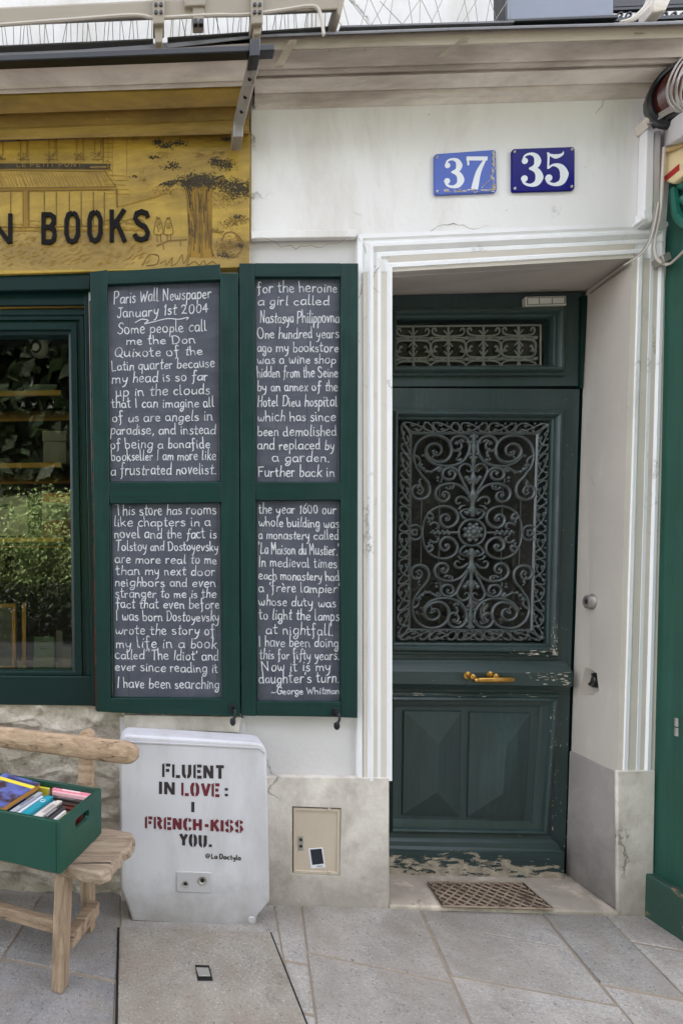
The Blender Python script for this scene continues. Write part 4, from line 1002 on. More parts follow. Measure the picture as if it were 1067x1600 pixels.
# ------------------------------------------------------------------ blue number plates
def digits(mb, ch, x0, y0, x1, y1, Y):
    def P(u, v): return at(x0 + (x1 - x0) * u, y0 + (y1 - y0) * v, Y)
    k = abs(x1 - x0) * 0.0027
    D_ = {'3': [([(.12, .22), (.2, .08), (.45, .02), (.70, .08), (.80, .24), (.70, .40), (.42, .47)], [.10, .08, .10, .20, .30, .22, .07]),
                ([(.42, .47), (.75, .54), (.88, .74), (.74, .92), (.45, .98), (.18, .92), (.08, .78)], [.07, .24, .34, .24, .12, .10, .12])],
          '7': [([(.06, .06), (.94, .06)], [.17, .17]), ([(.06, .02), (.08, .26)], [.07, .09]), ([(.90, .08), (.58, .50), (.40, 1.0)], [.10, .22, .30])],
          '5': [([(.16, .02), (.18, .12), (.16, .48)], [.09, .09, .07]), ([(.16, .05), (.5, .12), (.78, .06), (.84, -.02)], [.06, .18, .10, .04]),
                ([(.16, .48), (.40, .38), (.72, .44), (.88, .66), (.76, .90), (.45, .98), (.18, .92), (.08, .80)], [.06, .09, .22, .34, .24, .12, .10, .10])]}
    for pts, ws in D_[ch]:
        P_ = smooth([P(*p) for p in pts], 5); m = len(P_)
        W = [ws[min(int(i / (m - 1) * (len(ws) - 1)), len(ws) - 2)] * (1 - (i / (m - 1) * (len(ws) - 1)) % 1) + ws[min(int(i / (m - 1) * (len(ws) - 1)) + 1, len(ws) - 1)] * ((i / (m - 1) * (len(ws) - 1)) % 1) for i in range(m)]
        W[-1] = ws[-1]
        mb.ribbon(P_, [q * k for q in W], 0.0006)
    def blob(u, v, r):
        c = P(u, v); mb.k += 1; off = V(0, -0.0007 - 0.00002 * (mb.k % 40), 0)
        mb.add([c + off + V(math.cos(2 * math.pi * i / 14) * r * k, 0, math.sin(2 * math.pi * i / 14) * r * k) for i in range(14)], [tuple(range(14))])
    if ch == '3': blob(.19, .24, .13); blob(.17, .78, .14)
    if ch == '5': blob(.19, .78, .14)
    if ch == '7': mb.ribbon([P(.28, .985), (P(.52, .985))], .05 * k, 0.0006)
def rrect(q, r, Y, n=4):
    c = [at(x, y, Y) for x, y in q]; out = []
    for i in range(4):
        p, a, b = c[i], c[i - 1], c[(i + 1) % 4]; da, db = (a - p).normalized() * r, (b - p).normalized() * r
        for k in range(n + 1):
            t = k / n; out.append((p + da) * (1 - t) ** 2 + p * 2 * t * (1 - t) + (p + db) * t * t)
    return out
def plate(label, q, mat, chs, edge, chip):
    c = at((q[0][0] + q[2][0]) / 2, q[2][1], -0.012)
    t = thing('number_plate', label, 'number plate', c, 'house numbers over the door')
    mb = MB(); mb.prism(rrect(q, .012, -0.022), (0, 0.009, 0)); mb.build('plate', mat, t, bevel=0.002)
    mb = MB()
    for ch, b in chs: digits(mb, ch, *b, -0.022)
    mb.build('digits', M['enamel_white'], t)
    for x, y in ((q[0][0] + 4, q[0][1] + 5), (q[1][0] - 4.5, q[1][1] + 4.5), (q[2][0] - 5, q[2][1] - 5), (q[3][0] + 4.5, q[3][1] - 5)):
        mb = MB(); mb.lathe(at(x, y, -0.0225), (0, -1, 0), [(.005, 0), (.0045, .002), (.002, .003), (0, .003)], 10); mb.build('screw', M['enamel_chip'], t)
    if chip:
        low, side_ = MB(), MB()
        for _ in range(60):
            mb = low if rnd.random() < 0.5 else side_
            if mb is low: x, y = rnd.uniform(683, 770), 297.5 + rnd.gauss(0, 1.3)
            else: x, y = 770.5 + rnd.gauss(0, 1.6), rnd.uniform(237, 297)
            r = rnd.uniform(1.0, 3.2); n = 7; a0 = rnd.random() * 6
            pts = [(x + r * (1.6 if y > 294 else .8) * rnd.uniform(.5, 1) * math.cos(a0 + 6.283 * i / n), y + r * (.6 if y > 294 else 1.5) * rnd.uniform(.5, 1) * math.sin(a0 + 6.283 * i / n)) for i in range(n)]
            pts = [(min(max(a, q[3][0] + 1), q[1][0] - .6), min(max(b, 235.5), 302)) for a, b in pts]
            mb.k += 1; vv = [at(a, b, -0.0226 - 0.00002 * mb.k) for a, b in pts]; mb.add(vv, [tuple(range(n))])
        side_.ribbon(smooth([at(x, y, -0.0225) for x, y in ((752, 294), (760, 286), (767, 279), (770, 270))], 3), .0025, .0015)
        low.build('chipped_edge', M['enamel_chip'], t); side_.build('chipped_edge', M['enamel_chip'], t)
plate('faded chipped blue enamel plate reading 37 above the door', [(678.5, 240.5), (774.5, 233.5), (776, 300), (678.5, 304)], M['enamel_faded'], [('3', (693, 248, 723, 293)), ('7', (728.5, 245, 761, 292))], None, True)
plate('glossy deep blue enamel plate reading 35 above the door', [(799.5, 232.5), (897.5, 229), (897.5, 296.5), (799.5, 299.5)], M['enamel_dark'], [('3', (813, 239.5, 846, 290.5)), ('5', (850, 238.5, 885, 289.5))], None, False)

# ------------------------------------------------------------------ grey cabinet with stencilled words
yB = -0.165
cabp = [(186.5, 1166), (188, 1156), (196, 1148), (300, 1154), (400, 1160.5), (412, 1164), (417, 1175), (422, 1409), (402.5, 1432), (400.5, 1453), (206, 1440), (205, 1432), (188.5, 1388)]
cb = at(304, 1447, yB)
CB = thing('utility_cabinet', 'pale grey utility cabinet stencilled with a love slogan, against the wall', 'utility cabinet', (cb.x, -0.1, 0))
mb = MB(); fpts = [at(x, y, yB) for x, y in cabp]
mb.prism(fpts, (0, 0.125, 0)); mb.build('body', M['box'], CB, bevel=0.010, seg=3)
mb = MB(); mb.pp([(188, 1165), (197, 1158), (405, 1168), (414, 1176), (414.5, 1179), (405, 1171), (197, 1161), (188.5, 1168)], yB - 0.003, yB + 0.01)
mb.build('lid_seam', M['box_edge'], CB, bevel=0.0015)
mb = MB(); mb.pp([(276, 1362), (330.5, 1363.5), (330, 1396), (276.5, 1393.5)], yB - 0.004, yB + 0.004); ip = mb.build('lock_plate', M['box_edge'], CB, bevel=0.0025)
for x, y, r in ((290, 1381, .010), (316.5, 1375.5, .014)):
    mb = MB(); mb.lathe(at(x, y, yB - 0.004), (0, -1, 0), [(r * 1.25, 0), (r * 1.2, .003), (r, .003), (r * .8, .0005), (0, .0005)], 16); mb.build('lock', M['steel'], ip)
for x, y, r in ((290, 1381, .006), (316.5, 1375.5, .008)): mb = MB(); mb.lathe(at(x, y, yB - 0.0046), (0, -1, 0), [(r, 0), (r, .0012), (0, .0012)], 14); mb.build('keyhole', M['dark_hole'], ip)
mb = MB(); mb.lathe(at(393, 1437, yB), (0, -1, 0), [(.014, 0), (.012, .003), (.006, .003), (0, .002)], 12); mb.build('bolt', M['box_edge'], CB)
def z8(x, y): return (x / 2.371, 1100 + y / 2.371)
GAP = {'O': 24, 'U': 23, 'C': 26, 'S': 24, 'E': 14, 'F': 14, 'L': 14, 'R': 14}
for tx, a, b, c, d, h, mt in (("FLUENT", 603, 270, 832, 277, 48, 'ink'), ("IN", 591, 333, 652, 336, 46, 'ink'), (":", 832, 344, 846, 345, 44, 'ink'), ("I", 711, 400, 722, 401, 38, 'ink'), ("YOU.", 668, 523, 786, 530, 42, 'ink'),
        ("LOVE", 674, 338, 815, 343, 47, 'ink_red'), ("FRENCH-KISS", 540, 460, 902, 475, 42, 'ink_red')):
    (x0, y0), (x1, y1) = z8(a, b), z8(c, d); mb = MB()
    write(mb, tx, x0, y0, x1, y1, h / 2.371, 4.6, yB, BL, 0.0, 9, 34, 1, False, 0.0009)
    mb.cm = 1                                        # bare strips where the stencil's bridges were
    W = sum(float(BL[ch].split('|')[0]) + 9 for ch in tx) - 9; x = 0
    for ch in tx:
        if ch in GAP and len(tx) > 2:
            px = x0 + (x1 - x0) * (x + GAP[ch]) / W; py = y0 + (y1 - y0) * (x + GAP[ch]) / W
            mb.ribbon([at(px, py + 1, yB - 0.001), at(px, py - h / 2.371 - 1, yB - 0.001)], 0.0042, 0.0016, False)
        x += float(BL[ch].split('|')[0]) + 9
    mb.build('lettering', [M[mt], M['box']], CB)
ink = MB()
(x0, y0), (x1, y1) = z8(790, 566), z8(893, 572); write(ink, "La Dactylo", x0 - 3, y0 + 2.2, x1, y1 + 2.2, 7.6, 1.7, yB, GL, 0.0, 9, 20, 3, False, 0.0009)
x0, y0 = z8(770, 562); ink.ribbon(smooth([at(x0 + a, y0 + b, yB) for a, b in ((1.6, .8), (-.6, 1.8), (-1.4, 0), (.2, -1.6), (1.6, -.4), (1.6, 1.6), (3.2, 1), (3, -1.8), (.4, -3.4), (-2.8, -1.8), (-3.2, 1.2), (-1, 3.4), (2, 3.2))], 3), .0026, .0009)
ink.build('signature', M['ink'], CB)
# ------------------------------------------------------------------ cover in the pavement
q = [atz(187, 1451, 0), atz(422, 1459, 0), atz(497, 1650, 0), atz(184, 1650, 0)]
cv = thing('pavement_cover', 'speckled concrete inspection cover set in the pavement before the grey cabinet', 'inspection cover', (q[0] + q[2]) / 2)
mb = MB(); qq = [atz(184, 1449, 0.0035), atz(424, 1456.5, 0.0035), atz(502, 1652, 0.0035), atz(179, 1652, 0.0035)]
mb.prism(qq, (0, 0, -0.03)); mb.build('frame', M['dark_hole'], cv)
mb = MB()
h = [atz(305, 1510, 0), atz(327, 1511, 0), atz(333, 1535.5, 0), atz(309, 1535.5, 0)]
tp = [p + V(0, 0, 0.008) for p in q]; hp_ = [p + V(0, 0, 0.008) for p in h]
mb.loft([[p + V(0, 0, -0.02) for p in tp], tp, hp_, [p + V(0, 0, -0.012) for p in hp_]], True, False); mb.build('slab', M['cover'], cv, bevel=0.003)
mb = MB(); mb.prism([p + V(0, 0, -0.002) for p in hp_], (0, 0, -0.004)); mb.build('recess', M['dark_hole'], cv)
mb = MB(); a, b, c_, d_ = [p + V(0, 0, 0.0) for p in hp_]
e = a.lerp(d_, .28); f = b.lerp(c_, .28); g_ = a.lerp(d_, .80); i_ = b.lerp(c_, .80)
mb.prism([a.lerp(b, .12).lerp(e, 1.0), f.lerp(e, .12), i_.lerp(g_, .1), g_.lerp(i_, .1)], (0, 0, 0.006)); mb.build('handle', M['steel'], cv, bevel=0.002)

# iron grate of the door step
q = [atz(668, 1380, .023), atz(816, 1381.5, .023), atz(866, 1423.5, .023), atz(693, 1420, .023)]
q[2].y = max(q[2].y, -0.05); q[3].y = max(q[3].y, -0.05)
GR = thing('foot_grate', 'rusty iron foot grate let into the step under the door', 'grate', sum(q, V(0, 0, 0)) / 4)
mb = MB(); mb.prism([p for p in q], (0, 0, .003)); mb.build('plate', M['rust_dark'], GR)
mb = MB()
def gq(u, v): return q[0].lerp(q[1], u).lerp(q[3].lerp(q[2], u), v) + V(0, 0, .005)
n = 10
for i in range(-n, n * 2):
    for s in (1, -1):
        u0, u1 = i / n, i / n + s * 0.42
        pts = [(u0 + (u1 - u0) * k / 16, k / 16) for k in range(17)]; pts = [p for p in pts if 0 <= p[0] <= 1]
        if len(pts) > 1: mb.tube([gq(*p) for p in pts], .0042, 4)
mb.tube([gq(0, 0), gq(1, 0), gq(1, 1), gq(0, 1)], .005, 4, closed=True)
mb.build('lattice', M['rust'], GR)

# door bell on the reveal
BB = onrev(925, 940)
DB = thing('door_bell', 'round metal bell push on the beige reveal beside the door', 'door bell', BB)
mb = MB(); nn = -n_
mb.lathe(BB, nn, [(.034, -.004), (.034, .004), (.029, .010), (.028, .022), (.022, .026), (.019, .024)], 22); mb.build('housing', M['steel'], DB)
mb = MB(); mb.lathe(BB + nn * .018, nn, [(.0205, 0), (.0205, .005), (.010, .0035), (.010, .007), (.006, .008), (.005, .006), (0, .006)], 18); mb.build('button', M['black_metal'], DB)

# ------------------------------------------------------------------ bookshop front: window, fascia sign
BF = thing('bookshop_facade', 'dark green bookshop window with deep frame beside the chalked shutters', 'shop front', (-0.4, 0, 0.8))
mb = MB()
mb.pp([(-260, 434), (141, 425), (141, 452), (-260, 458)], -0.020, 0.10)
mb.pp([(-260, 462), (140, 455), (140, 476), (-260, 480)], 0.005, 0.10)
mb.pp([(-260, 486), (139, 481), (138, 492), (-260, 494)], 0.020, 0.10)
mb.build('header', M['green_dark'], BF, bevel=0.004)
mb = MB(); mb.pp([(-260, 481), (139, 476.5), (139, 480), (-260, 485)], 0.016, 0.08); mb.build('worn_bead', M['yellow_dirty'], BF)
gy = 0.075
GO = [(-270, 494), (137, 492), (145, 1100), (-270, 1082)]; GIN = [(-270, 523), (108, 521), (113, 1047.5), (-270, 1047)]
mb = MB()
ring2(mb, [(-400, 494), (131, 492), (143, 1101), (-400, 1085)], [(-400, 523), (107, 521), (113, 1047.5), (-400, 1047)],
      [(0, -0.03), (0, 0.0), (0.25, 0.0), (0.28, -0.008), (0.42, -0.008), (0.46, 0.004), (0.8, 0.004), (0.86, -0.006), (1.0, -0.012), (1.0, -0.05)], 0.025)
mb.build('frame', M['green_dark'], BF, ang=25)
mb = MB(); mb.pp([(131.5, 450), (139.5, 450), (150, 1104), (143, 1103)], 0.0, 0.09); mb.build('frame', M['green_dark'], BF, bevel=0.003)
mb = MB(); mb.pp([(139.8, 470), (142, 470), (152, 1112), (149.5, 1108)], -0.006, 0.02); mb.build('worn_edge', pmat('rust brown edge', lin(92, 44, 30), 0.8, 0.3, 12, dirt=(lin(16, 44, 38), 14, 0.45, 0.6, (1, 1, 1))), BF)
mb = MB(); mb.pp([(-260, 1054), (143, 1057), (146, 1103), (-260, 1098)], 0.0, 0.10); mb.pp([(-260, 1050), (120, 1049), (120, 1056), (-260, 1055)], 0.02, 0.10)
mb.build('sill', M['green_dark'], BF, bevel=0.004)
mb = MB(); mb.pp([(-300, 515), (112, 515), (117, 1055), (-300, 1055)], gy, gy + 0.006); mb.build('pane', M['glass'], BF)
mb = MB(); mb.pp([(-260, 519.5), (108, 519), (108, 521.5), (-260, 523)], gy - .012, gy); mb.build('bead', M['steel'], BF)
mb = MB()
# rough masonry below the window
from mathutils import noise as mno
def rel(p):
    d, _ = mno.voronoi(V(p.x * 5.5, 0, p.z * 7.5))
    return min(1, (d[1] - d[0]) * 2.5) * 0.3 + 0.6 * mno.fractal(V(p.x * 11, 3, p.z * 15), 0.8, 2.0, 6) - 0.3
P = []
nx, nz = 150, 56
for j in range(nz + 1):
    for i in range(nx + 1):
        p = at(-330 + (400 + 330) * i / nx, 1094 + 18 * i / nx * 0.4 + (1440 - 1094) * j / nz, 0.012)
        P.append(p + V(0, -0.03 * rel(p), 0))
mb.add(P, [(j * (nx + 1) + i, j * (nx + 1) + i + 1, (j + 1) * (nx + 1) + i + 1, (j + 1) * (nx + 1) + i) for j in range(nz) for i in range(nx)])
mb.build('rubble_wall', M['rubble'], H, ang=80)
mb = MB(); mb.pp([(194, 1117), (378, 1120), (374, 1145), (196, 1138)], -0.012, 0.03); mb.build('wall_patch', M['plinth'], H, bevel=0.003)
mb = MB(); mb.pp([(188, 1120), (384, 1122), (384, 1220), (188, 1220)], -0.004, 0.05); mb.build('wall', M['panel'], H, label='pale wall strip behind the cabinet')
# dark shop interior
dk = pmat('dark shop interior', lin(46, 38, 30), 0.8, 0.3, 3, bump=0)
mb = MB()
for c, ex, ey, ez in (((-2.6, 2.0, 0), (3.3, 0, 0), (0, .05, 0), (0, 0, 3.2)), ((-2.6, .1, 0), (.05, 0, 0), (0, 1.9, 0), (0, 0, 3.2)), ((0.6, .13, 0), (.05, 0, 0), (0, 1.9, 0), (0, 0, 3.2)),
                      ((-2.6, .1, 2.62), (3.3, 0, 0), (0, 1.95, 0), (0, 0, .05)), ((-2.6, .1, .35), (3.3, 0, 0), (0, 1.95, 0), (0, 0, .05)), ((-2.6, .09, .9), (3.3, 0, 0), (0, .5, 0), (0, 0, .04))):
    mb.box(c, ex, ey, ez)
for k in range(5): mb.box((-2.2 + .55 * k, .1, 2.52), (.12, 0, 0), (.5, 1.85, 0), (0, 0, .1))
mb.build('interior', dk, BF)
def at_(x, y, Y): return at(x, y, Y)
for lab, z, ya, yb in (('upper glass shelf with brass edges inside the shop window', 2.17, .10, .42), ('lower glass shelf with brass edges inside the shop window', 1.86, .10, .42), ('brass railed display shelf under the glass shelves in the window', 1.54, .14, .42)):
    t = thing('glass_shelf', lab, 'shelf', (-.8, (ya + yb) / 2, z), 'shelves in the shop window')
    mb = MB(); mb.box((-2.4, ya + .012, z - .004), (1.96, 0, 0), (0, yb - ya - .02, 0), (0, 0, .008)); mb.build('shelf_board', M['glass'] if z > 1.6 else dk, t)
    for y in (ya, yb):
        mb = MB(); mb.box((-2.4, y, z - .011), (1.97, 0, 0), (0, .011, 0), (0, 0, .022)); mb.build('edge', M['brass_dim'], t, bevel=0.003)
def inbox(mb, x0, y0, x1, y1, Y, dep): mb.rect(x0, y0, x1, y1, Y, Y + dep)
paper = pmat('grey cardboard', lin(176, 170, 160), 0.8, 0.08, 8, bump=0.05)
t = thing('cardboard_box', 'pale cardboard box with lid standing on the lower glass shelf', 'box', at(86, 727, .2))
mb = MB(); inbox(mb, 68, 690, 104, 724, .20, .15); mb.build('body', paper, t, bevel=.003)
mb = MB(); inbox(mb, 66.5, 673, 105, 689, .196, .158); mb.build('lid', paper, t, bevel=.003)
for nm, lab, x0, y0, x1, y1, Y, c in (('paper_stack', 'wide grey paper stack lying on the upper glass shelf', 37, 600, 90, 619, .22, (120, 126, 122)), ('paper_stack', 'short grey paper stack at the left on the upper glass shelf', -20, 600, 14, 618, .22, (140, 142, 138)),
        ('paper_stack', 'grey paper stack at the left on the lower glass shelf', -20, 716, 16, 733, .22, (130, 124, 120))):
    mb = MB()
    for k in range(3): inbox(mb, x0 + k, y0 + (y1 - y0) * k / 3, x1 - 2 * k, y0 + (y1 - y0) * (k + .9) / 3, Y, .14)
    tag(mb.build(nm, pmat(nm + lab[:6], lin(*c), .8, .1, 8, bump=0), bevel=.002), lab, 'paper', 'papers in the shop window')
t = thing('dome_camera', 'white dome security camera hanging at the top of the shop window', 'security camera', at(62, 522, .13))
c = at(62, 524, .13)
mb = MB(); mb.lathe(c, (0, 0, -1), [(0, 0), (.055, 0), (.055, .012), (.045, .02), (.04, .035), (.036, .05), (0, .05)], 20); mb.build('base', M['white_plastic'], t)
mb = MB(); b_ = c + V(0.002, -.004, -.055)
mb.lathe(b_ + V(0, 0, .036), (0, 0, -1), [(.0001, 0)] + [(.04 * math.sin(math.pi * k / 10), .04 - .04 * math.cos(math.pi * k / 10)) for k in range(1, 10)] + [(.0001, .08)], 20); mb.build('head', M['white_plastic'], t)
mb = MB(); ax = V(-.25, -.9, -.25).normalized(); mb.lathe(b_ + ax * .031, ax, [(.026, 0), (.026, .006), (.02, .009), (.018, .006), (0, .006)], 18); mb.build('lens', M['black_metal'], t)
card = pmat('off white card', lin(206, 200, 186), .7, .05, 8, bump=0)
t = thing('display_card', 'off white card with a blue dot on the railed display shelf', 'card', at(15, 838, .2))
mb = MB(); mb.pp([(-30, 780), (42, 774), (44, 836), (-30, 838)], .2, .21); mb.build('card', card, t)
mb = MB(); mb.rect(-30, 788, 22, 795, .1985, .2); mb.build('band', pmat('card band', lin(60, 70, 60), .6, .1, 8, bump=0), t)
mb = MB(); mb.lathe(at(21, 801, .1985), (0, 1, 0), [(.009, 0), (.009, .001), (0, .001)], 12); mb.build('dot', pmat('blue dot', lin(40, 90, 150), .5, .1, 8, bump=0), t)
t = thing('poster', 'small poster with orange top and red foot on the railed display shelf', 'poster', at(88, 838, .19))
mb = MB(); mb.rect(66, 770, 112, 838, .19, .2); mb.build('sheet', card, t)
mb = MB(); mb.rect(67, 770.5, 111, 785, .188, .19); mb.build('orange_band', pmat('orange print', lin(214, 130, 40), .5, .1, 8, bump=0), t)
mb = MB(); mb.rect(67, 813, 111, 836, .188, .19); mb.build('red_band', pmat('red print', lin(150, 62, 48), .5, .15, 8, bump=0), t)
mb = MB(); mb.rect(73, 788, 106, 811, .188, .19); mb.build('picture', pmat('grey green print', lin(120, 130, 116), .5, .4, 30, bump=0), t)
t = thing('picture_frame', 'brass framed print standing at the foot of the shop window', 'picture', at(5, 1045, .16))
mb = MB(); ring2(mb, [(-34, 943), (25, 943), (26, 1046), (-34, 1046)], [(-28, 949), (19.5, 949), (20, 1040), (-28, 1040)], [(0, -.02), (0, .006), (.5, .009), (1, .006), (1, -.02)], .16); mb.build('frame', M['brass_dim'], t)
mb = MB(); mb.rect(-30, 948, 21, 1041, .168, .175); mb.build('print', pmat('grey print', lin(110, 112, 104), .5, .4, 14, bump=0), t)
t = tag((lambda m: (m.rect(35, 942, 41, 1046, .2, .21), m.build('brass_upright', M['brass_dim']))[1])(MB()), 'slim brass upright between framed print and green booklet', 'upright')
t = thing('booklet', 'pale green booklet propped at the foot of the shop window', 'booklet', at(69, 1046, .15))
mb = MB(); mb.pp([(54, 995), (85, 995), (84, 1046), (53, 1046)], .15, .155); mb.build('cover', pmat('pale green paper', lin(122, 150, 112), .6, .06, 8, bump=0), t)
mb = MB()
for y, a, b in ((1002, 64, 74), (1010, 62, 77), (1013, 64, 75)): mb.rect(a, y, b, y + 1, .1492, .151)
mb.build('lines', M['pen_dark'], t)
for lab, x0, y0, x1, y1 in (('white slip of paper left of the green booklet', 28, 1033, 40, 1046), ('white slip of paper right of the green booklet', 88, 1033, 92, 1046)):
    mb = MB(); mb.pp([(x0, y0), (x1, y0 + 3), (x1 - 1, y1), (x0, y1)], .15, .155); tag(mb.build('paper_slip', card), lab, 'paper')
mb = MB(); inbox(mb, 88, 985, 98, 1046, .25, .1); inbox(mb, 96, 1010, 112, 1046, .22, .12); tag(mb.build('book_pile', paper, bevel=.002), 'grey pile of books in the corner of the shop window', 'books')

# fascia sign
FS = thing('fascia_sign', 'yellow painted shop fascia with black capitals and a pen drawing of a street', 'shop sign', (-0.4, -0.03, at(200, 420, -.03).z))
mb = MB(); mb.pp([(-260, 232), (391.5, 205), (390, 417), (-260, 436)], -0.03, 0.05); fp = mb.build('panel', M['yellow'], FS, bevel=0.002)
def cc(prof, x0, x1, mb):
    rings = []
    for X in (x0, x1): rings.append([at(X, a + (b - a) * X / 392.0, Y) for a, b, Y in prof])
    mb.loft(rings, False, False)
    n = len(rings[0])
    for r in rings: mb.add(r + [V(r[-1].x, 0.03, r[-1].z), V(r[0].x, 0.03, r[0].z)], [tuple(range(n + 2))])
mb = MB(); cc([(145, 133, -.05), (145, 133, -.112), (150, 138, -.115), (172, 159, -.098), (178, 165, -.090), (179, 166, -.066), (200, 186, -.050)], -260, 389, mb); mb.build('top_moulding', M['yellow_dirty'], FS, ang=25)
mb = MB(); cc([(199, 185, -.048), (203, 188, -.064), (214, 204, -.066), (218.5, 208.5, -.060), (219, 209, -.030)], -260, 390, mb); mb.build('lower_moulding', M['yellow_pale'], FS, ang=25)
mb = MB()
yF = -0.0305
for ch, x0, x1, yb0, yb1, h in (('N', -24, 23, 381, 381, 46), ('B', 66, 89, 382, 382, 49), ('O', 101, 127, 381.5, 381, 50), ('O', 137, 162, 380, 379.5, 50), ('K', 172, 197, 379, 378.5, 50), ('S', 207, 234, 378.5, 378, 49)):
    for straight, pts in strokes(ch, BL, 0)[0]:
        W = float(BL[ch].split('|')[0]) - 6
        pp_ = [at(x0 + (x1 - x0) * px / W, yb0 + (yb1 - yb0) * px / W - py / 100 * h, yF) for px, py in pts]
        mb.ribbon(pp_, 6.6 * .00262, 0.006, False)
# give the letters their thickness
n0 = len(mb.v); nf = len(mb.f)
bv = [p + V(0, 0.0058, 0) for p in mb.v]; edges = {}
for f in mb.f:
    for i in range(len(f)):
        e = (f[i], f[(i + 1) % len(f)]); k = tuple(sorted(e)); edges[k] = edges.get(k, 0) + 1
mb.v += bv
for (a, b), c in edges.items():
    if c == 1: mb.f.append((a, b, b + n0, a + n0))
mb.build('lettering', M['sign_text'], FS)
# pen drawing on the panel
def zf(x, y): return (x / 2.6675, 200 + y / 2.6675)
pl, pd, ps = MB(), MB(), MB()
def line(m, pts, w=.8, jit=0.0, sm=False):
    q = [at(*zf(x + rnd.uniform(-jit, jit), y + rnd.uniform(-jit, jit)), yF) for x, y in pts]
    m.ribbon(smooth(q, 3) if sm and len(q) > 2 else q, w * .00262, 0.0006)
# cafe: storey band, awning and shop windows
pd_band = [at(*zf(x, y), yF - .0004) for x, y in ((-300, 156), (60, 148), (462, 150), (460, 174), (60, 170), (-300, 178))]
pd.add(pd_band, [tuple(range(6))])
for y in (150, 174): line(pl, [(-300, y + 4), (60, y - 3), (465, y)], 1)
for x in (86, 118, 205, 238, 318, 350, 430): line(pl, [(x, 40), (x + 2, 140)], 1.0, 1)
for x in (-80, 0, 100, 218, 334, 408):
    for _ in range(26): a = rnd.gauss(x, 12); b = rnd.gauss(120, 9); line(pl, [(a, b), (a + rnd.uniform(-7, 7), b + rnd.uniform(-7, 7))], 1.1)
    line(pl, [(x - 22, 132), (x + 24, 132)], 1.2); line(ps, [(x - 12, 50), (x - 12, 110)], 2.5); line(ps, [(x + 14, 50), (x + 14, 110)], 2.5)
line(pl, [(432, 40), (432, 150)], 1.2); line(pl, [(-300, 182), (60, 178), (440, 182), (486, 246), (-300, 254)], 1.2)
for k in range(60):
    x = -280 + 12 * k; line(ps, [(x + rnd.uniform(-4, 4), 186), (x + 26 + rnd.uniform(-6, 6), 244)], 1.0)
line(pl, [(-300, 268), (488, 258)], 1.6); line(ps, [(-300, 262), (488, 252)], 2.0)
for x in (-60, 46, 100, 120, 186, 236, 290, 340, 390, 436): line(pl, [(x, 268), (x + 1, 405)], 1.5 if x not in (100, 120) else 3.0, 0.5)
line(ps, [(108, 268), (110, 408)], 6); line(pl, [(488, 258), (490, 330)], 3)
line(pl, [(-300, 412), (150, 414), (420, 408)], 1.4); line(ps, [(-300, 430), (600, 424)], 2)
for k in range(13):                       # masonry courses on the wall beyond
    y = 46 + 19 * k; line(ps, [(436, y), (470 + rnd.uniform(-3, 3), y)], .8)
    if k > 7: line(ps, [(470, y), (530 + rnd.uniform(-10, 10), y + 2)], .8)
for x in (452, 470, 530): line(ps, [(x, 40), (x, 210)], .8)
line(ps, [(490, 330), (640, 290), (690, 270)], 1.4)
for k in range(260):                      # hatched ground
    x = rnd.uniform(-280, 620); y = rnd.uniform(450, 575); line(ps, [(x, y), (x + 16, y - 9)], .9)
for k in range(120):
    x = rnd.uniform(-280, 560); y = rnd.uniform(385, 440); line(ps, [(x, y), (x + rnd.uniform(6, 24), y + rnd.uniform(-3, 3))], .9)
gw = [at(*zf(x, y), yF + .0003) for x, y in ((-600, 436), (300, 428), (560, 440), (770, 452), (1040, 470), (1038, 576), (500, 588), (-600, 600))]
ps2 = MB(); ps2.add(gw, [tuple(range(8))]); ps2.build('ground_wash', M['yellow_pale'], fp)
# trunk, flared at the crown and the root
TL_ = lambda v: 776 + 14 * v - 22 * max(0, .12 - v) / .12 - 14 * max(0, v - .85) / .15
TR_ = lambda v: 884 + 2 * v + 26 * max(0, .12 - v) / .12 + 12 * max(0, v - .85) / .15
vv = [k / 12 for k in range(13)]
ps.add([at(*zf(TL_(v), 228 + 312 * v), yF - .0001) for v in vv] + [at(*zf(TR_(v), 228 + 312 * v), yF - .0001) for v in reversed(vv)], [tuple(range(26))])
for k in range(110):
    u = rnd.random(); v0 = rnd.uniform(0, .7); v1 = min(1, v0 + rnd.uniform(.08, .35))
    line(pd if rnd.random() < .22 + .35 * (u < .25) else pl, [(TL_(v) + (TR_(v) - TL_(v)) * u + rnd.uniform(-1.5, 1.5), 228 + 312 * v) for v in (v0, (v0 + v1) / 2, v1)], .6 + .7 * rnd.random(), 0, True)
for x in (700, 930):
    line(pd, [(x, 200 if x > 800 else 225), ((x + 830) / 2, 222), (800 if x < 800 else 870, 262)], 2.5, 0, True)
# leaf masses
def blot(m, cx, cy, rx, ry, n, s=4.5):
    for _ in range(n):
        x = min(cx + rnd.gauss(0, rx * .5), 1036); y = cy + rnd.gauss(0, ry * .5); a = rnd.random() * 6.28; r = rnd.uniform(.4, 1) * s
        m.k += 1; m.add([at(*zf(x + r * math.cos(a + t), y + r * .8 * math.sin(a + t)), yF - .0006 - .00001 * (m.k % 60)) for t in (0, 1.7, 3.1, 4.6)], [(0, 1, 2, 3)])
for args in ((658, 56, 26, 12, 70), (690, 74, 30, 14, 90), (742, 62, 36, 14, 100), (715, 160, 34, 14, 80), (900, 138, 30, 18, 110), (940, 152, 46, 22, 150), (825, 216, 70, 30, 520), (790, 236, 60, 18, 160), (990, 262, 60, 34, 160), (640, 120, 30, 8, 30), (560, 200, 16, 8, 20), (700, 232, 32, 10, 90), (950, 235, 76, 30, 280), (1000, 255, 50, 36, 200), (870, 225, 60, 24, 200), (945, 46, 32, 8, 50)): blot(pd, *args)
